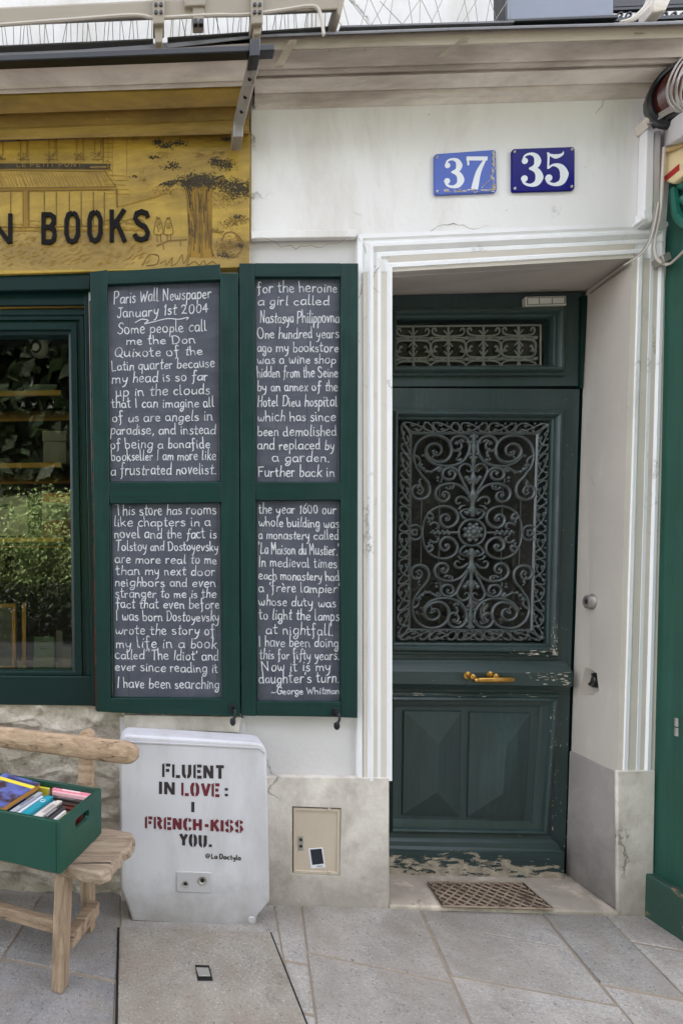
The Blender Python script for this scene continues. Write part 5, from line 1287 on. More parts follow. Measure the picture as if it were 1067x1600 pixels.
for args in ((690, 262, 60, 24, 120, 3), (940, 290, 70, 36, 200, 3), (830, 112, 26, 14, 50, 3), (680, 110, 40, 20, 40, 3), (920, 102, 40, 8, 40, 3), (600, 215, 20, 30, 40, 3), (1000, 380, 40, 20, 90, 3.5), (960, 395, 50, 26, 120, 3.5), (910, 430, 24, 10, 60, 3.5), (980, 480, 60, 34, 160, 3.5), (930, 500, 30, 30, 120, 3.5), (560, 46, 60, 8, 60, 3)): blot(pl, *args)
for args in ((940, 530, 40, 14, 90, 4), (1000, 490, 20, 12, 60, 4), (990, 370, 20, 8, 40, 4)): blot(pd, *args)
line(pl, [(925, 470), (940, 440), (975, 436), (1010, 470), (1012, 500), (975, 540), (935, 520), (925, 480)], 2, 0, True)
for x in (660, 702):                      # two small strollers and a bench
    line(pl, [(x - 12, 400), (x - 4, 376), (x + 6, 376), (x + 14, 400), (x + 20, 440), (x - 16, 442), (x - 12, 400)], 1.2, 1, True); line(pl, [(x - 4, 442), (x - 4, 474)], 1.4); line(pl, [(x + 10, 442), (x + 12, 474)], 1.4); blot(pl, x + 1, 376, 10, 8, 22, 3); blot(pl, x + 2, 410, 14, 24, 40, 3)
line(pl, [(655, 492), (700, 470), (778, 466)], 2.2, 1); line(pl, [(680, 478), (684, 505)], 1.6); line(pl, [(752, 468), (754, 492)], 1.6)
for cx in (480, 560): line(pl, [(cx - 60, 400), (cx - 20, 380), (cx + 30, 384), (cx + 50, 404)], 1.3, 2, True)
line(pl, [(596, 572), (620, 530), (660, 532), (656, 566), (612, 574)], 1.4, 0, True)
line(pl, [(668, 566), (690, 552), (694, 572), (720, 540), (716, 574), (740, 560), (760, 528), (766, 566), (796, 520), (780, 572), (812, 556), (830, 572), (852, 552), (860, 572), (884, 556), (900, 566)], 1.3, 0, True)
pl.build('pen_drawing', M['pen'], fp); pd.build('pen_hatching', M['pen_dark'], fp); ps.build('pen_wash', M['pen_soft'], fp)
m = MB(); x0, y0 = zf(70, 164); x1, y1 = zf(345, 163)
write(m, "LE PETIT PONT", x0, y0, x1, y1 - 0.5, 6.4, .85, yF - .001, BL, 0, 9, 26, 1, False, .0010)
xa, ya = zf(365, 168); xb, yb = zf(455, 168); write(m, "Bookshop"[:0] + "Brasserie"[:0] + "Re", xa, ya, xb, yb, 5.5, .7, yF - .001, GL, 0, 9, 20, 3, False, .0010)
m.build('drawn_lettering', M['yellow_pale'], fp)
# dirty cornice over the fascia (part of the house)
mb = MB(); cc([(88, 66, -.20), (90, 68, -.222), (107, 91, -.205), (109, 93, -.175), (132, 117, -.140), (139, 125, -.135), (141, 127, -.122), (147, 134, -.118), (148, 135, -.05)], -260, 400, mb)
mb.build('cornice', M['cornice'], H, ang=20, label='dirty cornice length over the yellow fascia')

# ------------------------------------------------------------------ awning fittings over the fascia
AS = thing('awning_support', 'black awning bar held by a slotted steel arm at the end of the yellow fascia', 'awning bar', at(372, 213, -.06))
def bar(mb, p, q, sx, sz):
    a, b = Vector(p), Vector(q); d = (b - a).normalized(); u = V(0, 1, 0); u = (u - d * u.dot(d)).normalized(); w_ = d.cross(u)
    mb.loft([[c + u * i * sx / 2 + w_ * j * sz / 2 for i, j in ((-1, -1), (1, -1), (1, 1), (-1, 1))] for c in (a, b)])
mb = MB(); bar(mb, at(-260, 107.5, -.31), at(428, 80.5, -.31), .03, .022); mb.build('bar', M['black_metal'], AS, bevel=.003)
mb = MB(); a, b = at(399, 88, -.292), at(372.5, 195, -.105); bar(mb, a, b, .016, .042)
mb.build('arm', M['steel'], AS, bevel=.003)
mb = MB()
for k in (.32, .58, .80):
    p = a.lerp(b, k); mb.lathe(p + V(0, -.0075, -.004), (0, -1, -.3), [(.0075, 0), (.0075, .0035), (0, .0035)], 8)
mb.build('slot', M['dark_hole'], AS)
mb = MB(); mb.pp([(365, 190), (381, 190), (380, 213), (364.5, 213.5)], -.118, -.055); mb.build('foot', M['steel'], AS, bevel=.003)
mb = MB(); mb.pp([(391, 60), (407.5, 59), (406, 87), (390, 88)], -.335, -.285); mb.build('clamp', M['black_metal'], AS, bevel=.003)
mb = MB(); mb.pp([(391, 134), (397, 134), (389, 196), (383, 196)], -.05, -.02)
tag(mb.build('rusty_strap', M['rust'], bevel=.002), 'rusty iron strap behind the slotted steel arm', 'strap')
AW = thing('awning_cassette', 'taupe awning cassette with steel brackets above the bookshop cornice', 'awning', at(200, 34, -.15))
mb = MB()
rings = []
for X, yt, ybm in ((-260, 24, 48), (530, -14, 15)):
    rings.append([at(X, yt, -.26), at(X, ybm, -.26), at(X, ybm + 4, -.22), at(X, ybm + 3, -.17), at(X, yt + 5, -.15)])
mb.loft(rings); mb.build('housing', M['taupe'], AW, bevel=.006)
mb = MB(); mb.pp([(528, -16), (543, -18), (536, 10), (532, 27), (527, 16)], -.262, -.03); mb.build('end_cap', M['taupe'], AW, bevel=.004)
for x, yy in ((248, 66), (402, 53)):
    mb = MB(); mb.pp([(x - 9, -20), (x + 9, -20), (x + 9, 36), (x - 9, 37)], -.275, -.225); mb.pp([(x - 6, 36), (x + 7, 35), (x + 6, yy), (x - 5, yy)], -.262, -.235)
    bk_ = mb.build('bracket', M['taupe'], AW, bevel=.003)
    mb = MB()
    for dx, dy in ((-4, 8), (4, 8), (-4, 20), (4, 20)): mb.lathe(at(x + dx, dy, -.275), (0, -1, 0), [(.006, 0), (.006, .004), (0, .004)], 8)
    mb.build('bolt', M['black_metal'], bk_)
mb = MB(); mb.pp([(288, -8), (322, -9), (321, 8), (289, 9)], -.272, -.23); mb.pp([(301, 8), (319, 7), (319, 38), (302, 38)], -.266, -.236); mb.build('bracket', M['taupe'], AW, bevel=.003)
mb = MB()
for x in (306, 315): mb.pp([(x - 3.5, 28), (x + 3.5, 28), (x + 3.5, 37), (x - 3.5, 37)], -.273, -.26)
mb.build('bolt', M['black_metal'], AW, bevel=.002)
mb = MB(); mb.tube(smooth([at(x, y, -.262) for x, y in ((-260, 53), (-100, 46), (0, 39), (120, 30), (200, 24), (225, 25), (245, 28), (330, 24), (385, 23), (440, 16), (480, 10), (496, 13), (502, 28), (506, 55))], 5), .0055, 7)
tag(mb.build('power_cable', M['cable']), 'pale cable running along the foot of the awning cassette', 'cable')
def spikes(lab, x0, x1, n, yb0, yb1, hh, fan):
    mb = MB(); b0, b1 = at(x0, yb0, -.19), at(x1, yb1, -.19)
    t = thing('bird_spikes', lab, 'bird spikes', (b0 + b1) / 2, 'bird spikes on the ledge')
    for i in range(n):
        u = (i + rnd.uniform(.2, .8)) / n; p = b0.lerp(b1, u); a = rnd.gauss(0, .10) + (fan * (-1, -.4, .3, 1)[i % 4])
        mb.tube([p, p + V(math.sin(a), rnd.uniform(-.15, .15), math.cos(a)) * hh * rnd.uniform(.85, 1.1)], .0011, 4)
    mb.build('wires', M['cable_grey'], t)
    mb = MB(); bar(mb, b0 + V(0, 0, .004), b1 + V(0, 0, .004), .02, .006); mb.build('strip', M['lead'], t)
spikes('bird spike strip on the ledge left of the first awning bracket', -120, 240, 44, 84, 68, .125, 0.05)
spikes('bird spike strip on the ledge under the far end of the awning cassette', 262, 512, 36, 66, 49, .125, 0.08)
spikes('splayed bird spike strip on the ledge over the white frieze', 530, 800, 22, 48, 40, .15, 0.5)
SB = thing('hanging_panel', 'blue grey panel with pale edge hanging above the white cornice', 'panel', at(875, 28, -.2))
mb = MB(); mb.pp([(790, -60), (957, -66), (958, 24), (791, 31)], -.17, -.12); mb.build('panel', pmat('blue grey panel paint', lin(126, 134, 150), .4, .08, 4, bump=.05), SB, bevel=.003)
mb = MB(); mb.pp([(786.5, -60), (790, -60), (791, 31), (788, 32)], -.174, -.115); mb.pp([(791, 30), (965, 22), (966, 27), (791, 34)], -.172, -.10); mb.build('edge', M['black_metal'], SB, bevel=.002)
BAL = thing('balcony_rail', 'dark iron balcony rail with curled bars above the ledge', 'railing', at(1030, 30, -.1))
mb = MB()
for y in (5, 13, 30): bar(mb, at(955, y + 3, -.06), at(1160, y - 6, -.06), .012, .012 if y != 5 else .03)
for k in range(14): x = 962 + 14 * k; mb.tube(smooth([at(x, 30, -.06), at(x + 3, 22, -.06), at(x + 8, 20, -.06), at(x + 9, 25, -.06), at(x + 5, 27, -.06)], 3), .004, 5)
mb.build('bars', M['black_metal'], BAL)
mb = MB(); mb.pp([(1022, -10), (1052, -12), (1040, 16), (1018, 20)], -.14, -.08); tag(mb.build('stone_bracket', M['cornice'], bevel=.004), 'beige stone bracket before the iron balcony rail', 'bracket')
mb = MB()
for k in range(2): mb.tube(smooth([at(x + 5 * k, y, -.2) for x, y in ((1012, -20), (1010, 4), (998, 20), (984, 31), (968, 36))], 4), .006, 6)
tag(mb.build('loose_cable', M['cable']), 'pale twin cable dropping over the ledge beside the balcony rail', 'cable')

# ------------------------------------------------------------------ bench with a crate of books
th = R(19); O = V(-.168, -.554, 0); E1 = V(-math.cos(th), math.sin(th), 0); E2 = V(math.sin(th), math.cos(th), 0); UP = V(0, 0, 1)
def bl(u, v, z): return O + E1 * u + E2 * v + UP * z
BN = thing('wooden_bench', 'rustic weathered wooden bench under the shop window', 'bench', bl(.4, .15, 0))
mb = MB()
out = [(.012, -.01), (-.004, .02), (.004, .06), (-.006, .10), (.006, .14), (-.008, .18), (-.002, .23), (.006, .26), (.026, .29), (.2, .296), (.45, .30), (.80, .30), (.80, .0), (.5, -.006), (.2, -.004), (.07, -.012)]
mb.loft([[bl(u + (.012 if u < .05 else 0), v * .98 + .003, .368) for u, v in out], [bl(u - (.003 if u < .05 else 0), v, .376) for u, v in out], [bl(u, v, .402) for u, v in out], [bl(u + (.010 if u < .05 else 0), v * .985 + .002, .411 + .003 * math.sin(9 * v * 4)) for u, v in out]])
mb.build('seat', M['wood'], BN, bevel=.004, ang=50)
def leg(p, q, a, b):
    m = MB(); p, q = Vector(p), Vector(q); m.loft([[c + E1 * i * a * k + E2 * j * b * k for i, j in ((-.5, -.5), (.5, -.5), (.5, .5), (-.5, .5))] for c, k in ((p, .92), (p.lerp(q, .5), .98), (q, 1.0))]); m.build('leg', M['wood_leg'], BN, bevel=.005)
leg(bl(.160, -.022, 0), bl(.166, .022, .37), .045, .05)
leg(bl(.205, .28, 0), bl(.205, .26, .37), .044, .05); leg(bl(.70, .03, 0), bl(.70, .05, .37), .042, .05); leg(bl(.70, .27, 0), bl(.70, .25, .37), .044, .05)
mb = MB(); mb.box(bl(.150, .05, .085), E1 * .04, E2 * .21, V(0, 0, .05)); mb.box(bl(.68, .05, .085), E1 * .04, E2 * .21, V(0, 0, .05)); mb.box(bl(.185, .045, .125), E1 * .50, E2 * .03, V(0, 0, .045))
mb.build('stretcher', M['wood_bar'], BN, bevel=.004)
for u in (.225, .70):
    mb = MB(); mb.loft([[bl(u + i * .03 * k, .29 + j * .017 + lean, z) for i, j in ((-1, -1), (1, -1), (1, 1), (-1, 1))] for z, lean, k in ((.37, 0, 1.0), (.62, .012, .95), (.735, .018, .9))])
    mb.lathe(bl(u - .005, .302, .752) + E2 * -.02, E2, [(.0, 0), (.024, 0), (.026, .006), (.026, .034), (.024, .04), (0, .04)], 14)
    mb.build('back_post', M['wood_rail'], BN, bevel=.004)
mb = MB(); prof = []
rr = [(0.0, .018), (.008, .028), (.02, .036), (.04, .041)]
rings = []
for u, hgt in rr + [(.2, .042), (.4, .041), (.80, .042)]:
    rings.append([bl(u + .005, .29 - .028 + .012 * 0, .712 + hgt * s * c) + E2 * .036 * d for c, d, s in ((-.8, 0, 1), (-1, .25, 1), (-1, .75, 1), (-.8, 1, 1), (.8, 1, 1), (1, .75, 1), (1, .25, 1), (.8, 0, 1))])
mb.loft(rings); mb.build('back_rail', M['wood_rail'], BN, ang=50)

# crate
CO = V(-.311, -.575, .4135)
def cr(a, b, z): return CO + E1 * a + E2 * b + UP * z
CT = thing('book_crate', 'dark green wooden crate full of paperbacks on the bench', 'crate', cr(.2, .15, 0))
Lc, Dc, Hc, tw = .44, .30, .168, .014
gm = pmat('crate green paint', lin(10, 66, 52), .38, .08, 3, bump=.1, bscale=30, scratch=(lin(60, 110, 95), .80), rvar=.06)
mb = MB(); mb.box(cr(tw + .0005, 0, 0), E1 * (Lc - tw), E2 * tw, UP * Hc); mb.build('front_board', gm, CT, bevel=.002)
mb = MB(); mb.box(cr(tw + .0005, Dc - tw, 0), E1 * (Lc - tw), E2 * tw, UP * Hc); mb.build('back_board', gm, CT, bevel=.002)
mb = MB(); mb.box(cr(Lc + .0005, 0, 0), E1 * tw, E2 * Dc, UP * Hc); mb.build('end_board', gm, CT, bevel=.002)
mb = MB()
hole = [cr(0, .15 + .055 * max(-1, min(1, 1.25 * math.cos(t))) * .9, .116 + .017 * max(-1, min(1, 1.3 * math.sin(t)))) for t in [2 * math.pi * k / 24 for k in range(24)]]
oq, hole = holeplate([cr(0, Dc, Hc), cr(0, 0, Hc), cr(0, 0, 0), cr(0, Dc, 0)], hole, cr(0, .15, .116), E1, 10)
w2 = E1 * tw
mb.loft([[p + w2 for p in hole], hole, oq, [p + w2 for p in oq], [p + w2 for p in hole]], True, False); mb.build('end_board', gm, CT, bevel=.0015)
mb = MB(); mb.box(cr(tw, tw, .001), E1 * (Lc - tw), E2 * (Dc - 2 * tw), UP * .008); mb.build('bottom', gm, CT)
pages = pmat('paper pages', lin(214, 204, 184), .8, .08, 60, bump=.1, stretch=(.2, .2, 4))
def book(lab, o, x, y, z, col, col2=None, extra=None):
    """o corner, x along the spine, y thickness, z depth of the pages; the spine lies on the side of o"""
    t = thing('book', lab, 'book', o + x * .5, 'paperbacks in the green crate')
    cm = pmat('book cover ' + lab[:18], lin(*col), .35, .08, 12, bump=.02)
    xn, yn, zn = x.normalized(), y.normalized(), z.normalized(); tk = .0012; m = MB()
    m.box(o, x, y, zn * -tk); m.box(o, x, yn * -tk, z); m.box(o + y, x, yn * tk, z); m.build('cover', cm, t, bevel=.0004)
    m = MB(); m.box(o + xn * .002 + yn * .0002, x - xn * .004, y - yn * .0004, z - zn * .003); m.build('pages', pages, t)
    if col2:
        m = MB(); m.box(o + x * .3 + y * .12 - zn * (tk + .0002), x * .45, y * .76, zn * -.0004)
        m.build('spine_panel', pmat('spine ' + lab[:16], lin(*col2), .4, .08, 12, bump=0), t)
    return t
a = tw + .012
lean = (UP * .985 + E1 * -.17)
NAMES = [('thin lime green paperback nearest the handle hole of the crate', .009, .118, .132, (150, 186, 70), (226, 228, 214)), ('thin white paperback with red band next to the lime one', .009, .12, .136, (228, 224, 220), (200, 60, 70)),
         ('slim pale yellow paperback between white ones', .008, .125, .130, (224, 212, 140), None), ('slim white paperback beside the dark grey one', .008, .12, .138, (222, 222, 226), None),
         ('dark grey paperback in the front row beside white ones', .016, .14, .140, (58, 56, 60), None), ('black paperback behind the cream hardback', .010, .15, .143, (30, 28, 32), (150, 146, 150)), ('thick cream hardback in the front row', .019, .155, .150, (206, 198, 190), (160, 150, 146)),
         ('thin cream paperback touching the thick cream one', .009, .155, .147, (212, 206, 200), None), ('thin grey paperback between cream and teal books', .010, .15, .142, (150, 146, 148), None), ('teal paperback with white ring on its spine', .028, .17, .154, (18, 142, 160), None),
         ('thin navy paperback behind the teal one', .009, .17, .140, (34, 44, 84), None), ('thin white paperback leaning on a navy one', .010, .175, .148, (216, 218, 224), None), ('silver grey hardback leaning on a thin white book', .016, .185, .156, (168, 172, 180), (120, 124, 140))]
for lab, tk, ln, hz, c1, c2 in NAMES:
    le = (UP * .985 + E1 * (-.17 + rnd.uniform(-.05, .05)))
    top = cr(a, tw + .006 + rnd.uniform(0, .012), hz); b = book(lab, top, E2 * ln, E1 * tk, -le * (hz - .012), c1, c2)
    if 'ring' in lab:
        m = MB(); cc_ = top + E2 * ln * .72 + E1 * tk * .5 + le * .0018
        m.tube([cc_ + E1 * .008 * math.cos(t) + E2 * .011 * math.sin(t) for t in [2 * math.pi * k / 16 for k in range(16)]], .0011, 5, closed=True); m.build('mark', M['enamel_white'], b)
    a += tk + .0022
# back rows: spines along the crate
bb = Dc - tw - .004
for lab, x0, tk, ln, hz, c1, c2 in (('pink paperback along the back of the crate', .012, .014, .165, .150, (226, 138, 152), (240, 214, 218)), ('pale rose paperback in front of the pink one', .018, .010, .150, .146, (232, 180, 184), None),
        ('black paperback in front of the rose one', .014, .018, .165, .134, (40, 36, 38), (96, 90, 90)), ('dark brown paperback in front of the black one', .022, .014, .150, .126, (70, 50, 42), None), ('red brown thin paperback in the middle of the crate', .020, .010, .13, .118, (120, 44, 40), None)):
    book(lab, cr(tw + x0, bb - tk, hz), E1 * ln, E2 * tk, -UP * (hz - .012), c1, c2); bb -= tk + .0025
book('thin yellow paperback beyond the end of the pink one', cr(tw + .19, Dc - tw - .020, .148), E1 * .10, E2 * .012, -UP * .136, (222, 206, 70), None)
# the big one lying across on the left
tx_ = cr(a + .020, tw + .008, .150)
t = thing('book', 'large paperback with blue and yellow cover lying slanted on top of the crate', 'book', tx_, 'paperbacks in the green crate')
X_, Y_, Z_ = E2 * .235, (E1 * .96 + UP * .10) * .17, (UP * .98 - E1 * .2) * .020
cm = pmat('blue picture cover', lin(92, 104, 170), .3, .25, 12, bump=0, dirt=(lin(60, 44, 50), 16, .46, .6, (1, 1, 1)))
mb = MB(); mb.box(tx_ + Z_, X_, Y_, Z_ * .08); mb.box(tx_, X_, Y_, Z_ * -.08); mb.build('cover', cm, t)
mb = MB(); mb.box(tx_ + X_ * .01 + Y_ * .01, X_ * .98, Y_ * .98, Z_); mb.build('pages', pmat('orange brown page edges', lin(190, 136, 60), .7, .1, 40, bump=.1), t)
mb = MB(); mb.box(tx_ + Z_ * 1.085 + X_ * .74, X_ * .10, Y_, Z_ * .02); mb.build('yellow_band', pmat('yellow band', lin(232, 214, 60), .35, .05, 9, bump=0), t)
mb = MB(); mb.box(tx_ + Z_ * 1.085 + X_ * .86, X_ * .05, Y_ * .8, Z_ * .02); mb.build('dark_band', pmat('dark band', lin(40, 44, 90), .35, .05, 9, bump=0), t)

# ------------------------------------------------------------------ green shopfront on the right
NB = thing('green_shopfront', 'green painted wooden pilaster of the next shop beside the door surround', 'shop front', (2.1, -.1, 0))
lw = [(1052, 280), (1040, 440), (1034, 740), (1028, 1000), (1023.5, 1205), (1020, 1440)]
fq = [at(x, y, -.03) for x, y in lw]
mb = MB(); rings = []
for p in fq: rings.append([p + V(0, -.27, 0), p + V(0, .3, 0), V(3.2, p.y + .3, p.z), V(3.2, p.y - .27, p.z)])
mb.loft(rings); mb.build('pilaster', M['green_return'], NB, bevel=.004)
b0, b1 = at(1007, 1364, -.03), at(1005, 1440, -.03)
mb = MB(); mb.loft([[b0 + V(0, -.215, 0), b0 + V(0, .2, 0), V(3.25, b0.y + .2, b0.z), V(3.25, b0.y - .215, b0.z)], [b1 + V(0, -.215, -.02), b1 + V(0, .2, -.02), V(3.25, b1.y + .2, b1.z - .02), V(3.25, b1.y - .215, b1.z - .02)]])
mb.build('base_board', M['green_base'], NB, bevel=.006)
mb = MB(); c1 = b0 + V(-.004, -.222, -.004); c2 = b1 + V(-.004, -.222, -.01); mb.loft([[c + V(*k) for k in ((0, 0, 0), (0, .016, 0), (.03, .016, 0), (.03, 0, 0))] for c in (c1, c2)]); mb.build('worn_corner', M['wood_rail'], NB, bevel=.003)
for z0, z1 in ((.55, 1.25), (1.33, 2.75)):
    mb = MB(); mb.box((2.16, -.318, z0), (.92, 0, 0), (0, .02, 0), (0, 0, z1 - z0)); mb.build('raised_panel', M['green_return'], NB, bevel=.012)
xr_ = lambda z: fq[0].x + (fq[-1].x - fq[0].x) * (fq[0].z - z) / (fq[0].z - fq[-1].z)
def onret(x, y):                                    # a point of the pilaster's side face behind a pixel
    d = MC @ Vector(((x - PX) / F, -(y - PY) / F, -1)); p = CL.copy()
    for _ in range(12):
        t = (xr_(p.z) - CL.x) / d.x; p = CL + d * t
    return p
mb = MB()
for ya, yb_ in ((1122, 1135), (1137, 1150)):
    mb.tube([onret(1060, ya) + V(-.006, 0, 0), onret(1060, yb_) + V(-.006, 0, 0)], .0085, 10)
mb.build('hinge', M['steel'], NB)
mb = MB()
for y in (905, 1193):
    p = onret(1066, y); mb.box(p + V(-.004, -.05, -.01), V(.006, 0, 0), V(0, .05, 0), V(0, 0, .016))
mb.build('keyhole_slot', M['dark_hole'], NB)
# carved bracket, pale lintel and red striped box over it
mb = MB()
p = at(1050, 290, -.04)
for k in range(4):
    c = p + V(.04 + .0 * k, -.02 - .05 * k, -.06 - .055 * k)
    mb.tube(smooth([c + V(-.03, 0, .05), c + V(-.045, -.02, .03), c + V(-.05, -.05, 0), c + V(-.04, -.07, -.03), c + V(-.045, -.045, -.045), c + V(-.05, -.03, -.02)], 4), .011, 7)
mb.tube(smooth([at(1052, 295, -.05), at(1056, 330, -.06), at(1064, 345, -.10), at(1075, 352, -.15)], 4), .014, 8)
mb.build('carved_bracket', pmat('teal carved paint', lin(34, 104, 88), .35, .15, 9, bump=.2, scratch=(lin(160, 190, 180), .78)), NB)
mb = MB(); mb.loft([[at(1036, 196, -.02), at(1036, 232, -.02), at(1076, 205, -.30), at(1076, 165, -.30)], [V(2.9, -.02, at(1036, 196, -.02).z), V(2.9, -.02, at(1036, 232, -.02).z), V(2.9, -.30, at(1076, 205, -.30).z), V(2.9, -.30, at(1076, 165, -.30).z)]])
tag(mb.build('lintel_board', M['panel'], bevel=.004), 'grey white board over the red striped shop box', 'board')
SX = thing('shop_light_box', 'cream shop box with a red stripe above the green pilaster', 'sign box', at(1050, 285, -.1))
def sidep(mb, pts, dx):                             # plate standing square to the facade
    mb.prism(pts, V(dx, 0, 0))
xs = at(1034, 240, -.03).x
def onx(x, y, X):
    d = MC @ Vector(((x - PX) / F, -(y - PY) / F, -1)); return CL + d * ((X - CL.x) / d.x)
mb = MB(); sidep(mb, [onx(1034, 234, xs), onx(1080, 202, xs), onx(1080, 262, xs), onx(1050, 288, xs), onx(1036, 284, xs)], .8); mb.build('body', pmat('cream box paint', lin(226, 208, 162), .5, .06, 6, bump=.1), SX, bevel=.006)
mb = MB(); sidep(mb, [onx(1037, 276, xs - .002), onx(1060, 256, xs - .002), onx(1060, 266, xs - .002), onx(1038, 284, xs - .002)], .004); mb.build('red_stripe', pmat('red stripe paint', lin(166, 34, 34), .4, .1, 8, bump=0), SX)
mb = MB(); mb.tube([onx(1036, 238, xs - .012), onx(1080, 222, xs - .012)], .006, 6); mb.build('rod', pmat('ochre rod', lin(196, 164, 110), .5, .1, 8, bump=0), SX)
LT = thing('wall_lantern', 'dark round lantern with red brown glass among looped cables', 'lantern', at(1045, 170, -.1))
c = at(1082, 138, -.12)
mb = MB(); mb.lathe(c + V(-.02, .05, 0), V(-.25, -1, -.15), [(0, 0), (.085, 0), (.10, .02), (.105, .05), (.098, .06), (.088, .055), (.088, .03), (0, .03)], 24); mb.build('housing', M['black_metal'], LT)
mb = MB(); mb.lathe(c + V(-.025, .02, -.005), V(-.25, -1, -.15), [(.09, 0), (.085, .035), (.06, .06), (.03, .07), (0, .072)], 20); mb.build('glass', pmat('red brown glass', lin(70, 32, 27), .3, .3, 6, bump=0), LT)
# cables and conduits of the corner
def cable(nm, lab, pts, Y, r, mat, cat='cable', n=5):
    m = MB(); m.tube(smooth([at(x, y, Y if not isinstance(Y, (list, tuple)) else Y[i]) for i, (x, y) in enumerate(pts)], n), r, 7)
    return tag(m.build(nm, mat), lab, cat)
t = thing('cable_bundle', 'bundle of looped grey cables before the round lantern', 'cable bundle', at(1060, 160, -.2))
mb = MB()
for k in range(6):
    dx = 4.5 * k; j = lambda s: rnd.uniform(-s, s)
    mb.tube(smooth([at(1080 + dx, 76 - 3 * k, -.235), at(1060 + dx * .8 + j(3), 98 + 4 * k, -.23), at(1048 + dx + j(4), 126, -.235 + j(.01)), at(1044 + dx * 1.1 + j(3), 152 + j(4), -.23), at(1054 + dx, 170 + j(4), -.23), at(1074 + dx, 174 - 5 * k, -.22)], 5), .0032, 6)
for k in range(3): mb.tube(smooth([at(1012, 186 + 4 * k, -.06), at(1030, 178 + 3 * k, -.10), at(1048, 168 + 3 * k, -.14), at(1078, 158 + 3 * k, -.2)], 4), .005, 6)
mb.build('cables', M['cable_grey'], t)
mb = MB(); mb.tube(smooth([at(1022, 196, -.06), at(1040, 184, -.10), at(1078, 164, -.2)], 4), .012, 7); mb.build('black_sheath', M['cable_black'], t)
mb = MB(); mb.pp([(1010, 196), (1022, 196), (1020, 330), (1006, 332)], -.045, -.012)
cd = tag(mb.build('cable_duct', M['white_paint'], bevel=.004), 'white boxed cable duct beside the plates, right end of the frieze', 'cable duct')
mb = MB(); mb.pp([(1022, 205), (1032, 203), (1030, 318), (1020, 328)], -.038, -.012)
tag(mb.build('cable_duct', M['panel'], bevel=.003), 'grey flat cable duct hard against the neighbouring shop', 'cable duct')
mb = MB(); mb.pp([(1004, 328), (1019, 326), (1022, 346), (1006, 348)], -.05, -.012); mb.pp([(1000, 340), (1012, 339), (1012, 344), (1000, 345)], -.056, -.012)
tag(mb.build('junction_box', M['white_paint'], bevel=.004), 'small white junction box at the foot of the cable duct', 'junction box')
mb = MB(); mb.pp([(1007, 184), (1019, 176), (1024, 190), (1013, 198)], -.06, -.012); mb.lathe(at(1014, 186, -.06), (0, -1, 0), [(.02, 0), (.02, .02), (.012, .03), (0, .03)], 12)
tag(mb.build('pipe_elbow', M['plinth'], bevel=.004), 'plastered pipe elbow above the white cable duct', 'pipe')
cable('wall_cable', 'pale cable running down beside the duct and over the green pilaster', [(1037, 230), (1034, 280), (1031, 330), (1022, 380), (1026, 404), (1042, 413), (1056, 404), (1072, 388)], [-.06, -.06, -.06, -.06, -.06, -.07, -.12, -.2], .005, M['cable'])
cable('wall_cable', 'grey twisted cable hanging over the corner of the door surround', [(1024, 318), (1020, 350), (1012, 378), (1000, 396), (985, 408), (966, 424), (940, 444), (922, 458)], [-.055, -.06, -.06, -.055, -.04, .03, .14, .22], .0045, M['cable_grey'])
cable('wall_cable', 'thin white cable beside the twisted grey one over the door corner', [(1028, 316), (1023, 346), (1015, 376), (1004, 394), (990, 405), (975, 414)], [-.06, -.064, -.064, -.06, -.05, -.02], .0035, M['cable'])
mb = MB(); mb.pp([(1034, 398), (1046, 392), (1050, 404), (1038, 410)], -.075, -.03); tag(mb.build('cable_clamp', M['steel'], bevel=.003), 'metal cable clamp at the top of the green pilaster', 'clamp')

# ------------------------------------------------------------------ across the street: what the window glass mirrors
def tree(lab, x, y, h, r, zc, mat, n, leaf, trunk_r):
    t = thing('tree', lab, 'tree', (x, y, 0), 'trees across the street')
    m = MB(); m.tube([V(x, y, 0), V(x + .1, y, zc * .5), V(x - .1, y + .1, zc), V(x, y, h * .85)], [trunk_r, trunk_r * .8, trunk_r * .6, trunk_r * .15], 9)
    clumps = []
    for k in range(44):
        a = rnd.random() * 6.283; z = rnd.uniform(zc, h); rr = r * math.sqrt(max(0.08, 1 - ((z - (zc + h) / 2) / ((h - zc) / 2 + .4)) ** 2)) * rnd.uniform(.35, 1)
        c = V(x + rr * math.cos(a), y + rr * math.sin(a), z); clumps.append(c)
        m.tube([V(x, y, max(zc * .6, z - rr * .8)), V(x, y, z - rr * .5).lerp(c, .5), c], [trunk_r * .3, trunk_r * .18, .01], 5)
    m.build('trunk', M['bark'], t)
    vs, fs = [], []
    for _ in range(n):
        c = rnd.choice(clumps) + V(rnd.gauss(0, .33), rnd.gauss(0, .33), rnd.gauss(0, .28)) * r * .55
        d = V(rnd.gauss(0, 1), rnd.gauss(0, 1), rnd.gauss(0, 1)).normalized(); u = d.orthogonal().normalized(); w = d.cross(u); s = leaf * rnd.uniform(.6, 1.3)
        k = len(vs); vs += [c + u * s, c + w * s * .5, c - u * s, c - w * s * .5]; fs.append((k, k + 1, k + 2, k + 3))
    m = MB(); m.v = vs; m.f = fs; m.build('crown', mat, t)
tree('tall dark sky-blocking tree added across the street, mirrored at the left of the window', -8.5, -17, 14, 4.4, 2.4, M['leaf_dark'], 24000, .32, .22)  # dense dark crowns, put in to keep bright sky out of the reflections
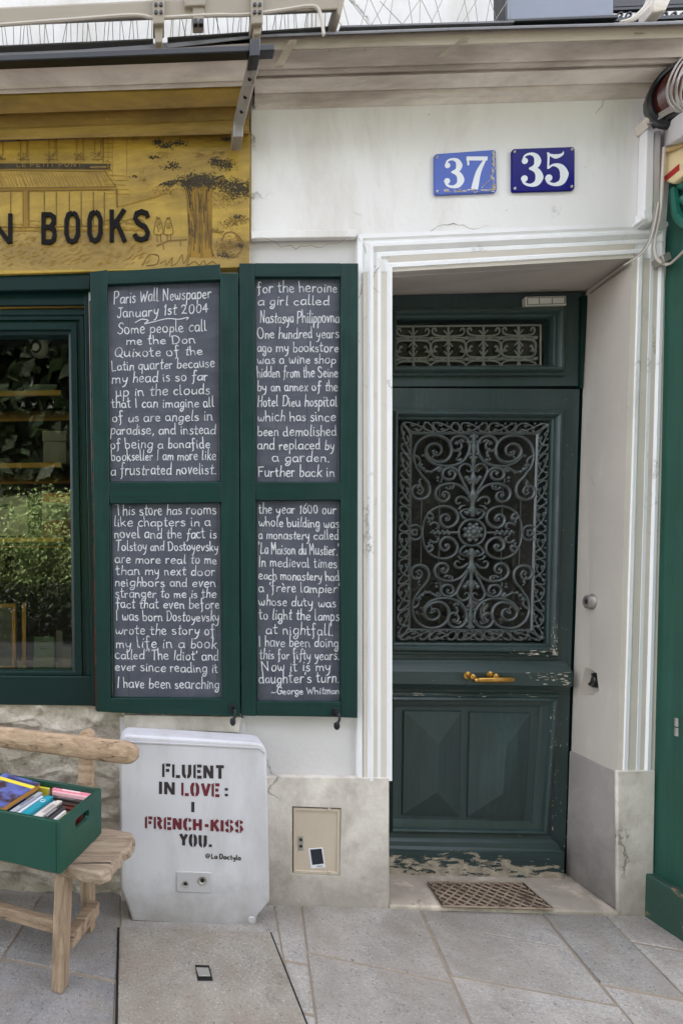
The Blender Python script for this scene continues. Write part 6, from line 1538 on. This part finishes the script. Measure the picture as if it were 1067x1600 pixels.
tree('tall dark sky-blocking tree added across the street, mirrored mid window', -3.5, -18, 15, 4.4, 2.4, M['leaf_dark'], 24000, .32, .24)
tree('tall dark sky-blocking tree added across the street, right of the mirrored ones', 1.8, -17.5, 14, 4.4, 2.4, M['leaf_dark'], 24000, .32, .2)
for x, lab in ((7.5, 'tall dark sky-blocking tree added across the street, facing the house door'), (13, 'tall dark sky-blocking tree added across the street, facing the green shop')): tree(lab, x, -18, 14, 4.4, 2.4, M['leaf_dark'], 24000, .32, .22)  # two more added so the door glass mirrors no bright sky
for k, (x, y, h, r) in enumerate(((-8, -13, 3.9, 1.5), (-5.6, -13.4, 4.2, 1.6), (-3.2, -12.8, 3.8, 1.5), (-.8, -13.2, 4.1, 1.6), (2.0, -13, 3.7, 1.5), (5.0, -13.5, 4.0, 1.6))):
    tree(('small pale green tree across the street, %s of the row' % ('first', 'second', 'third', 'fourth', 'fifth', 'sixth')[k]), x, y, h, r, 1.0, M['leaf'], 9000, .075, .05)

t = thing('added_hedge', 'dark clipped leaf screen added unseen across the street to darken the window reflection', 'added_hedge', (-2, -11.5, 0))  # unseen leafy screen, added to darken the lower part of the window reflection
vs, fs = [], []
for _ in range(16000):
    c = V(rnd.uniform(-11, 8), -11.5 + rnd.uniform(-.45, .45), rnd.random() ** .8 * (1.5 + .12 * math.sin(rnd.random() * 6)))
    d = V(rnd.gauss(0, 1), rnd.gauss(0, 1), rnd.gauss(0, 1)).normalized(); u = d.orthogonal().normalized(); w_ = d.cross(u); s_ = .09 * rnd.uniform(.6, 1.3); k = len(vs)
    vs += [c + u * s_, c + w_ * s_ * .5, c - u * s_, c - w_ * s_ * .5]; fs.append((k, k + 1, k + 2, k + 3))
m = MB(); m.v = vs; m.f = fs; m.build('foliage', M['leaf_dark'], t)
m = MB()
for k in range(38): m.tube([V(-10.8 + .5 * k, -11.5, 0), V(-10.75 + .5 * k, -11.45, .7), V(-10.9 + .5 * k, -11.5, 1.2)], [.03, .02, .01], 5)
m.build('stems', M['bark'], t)
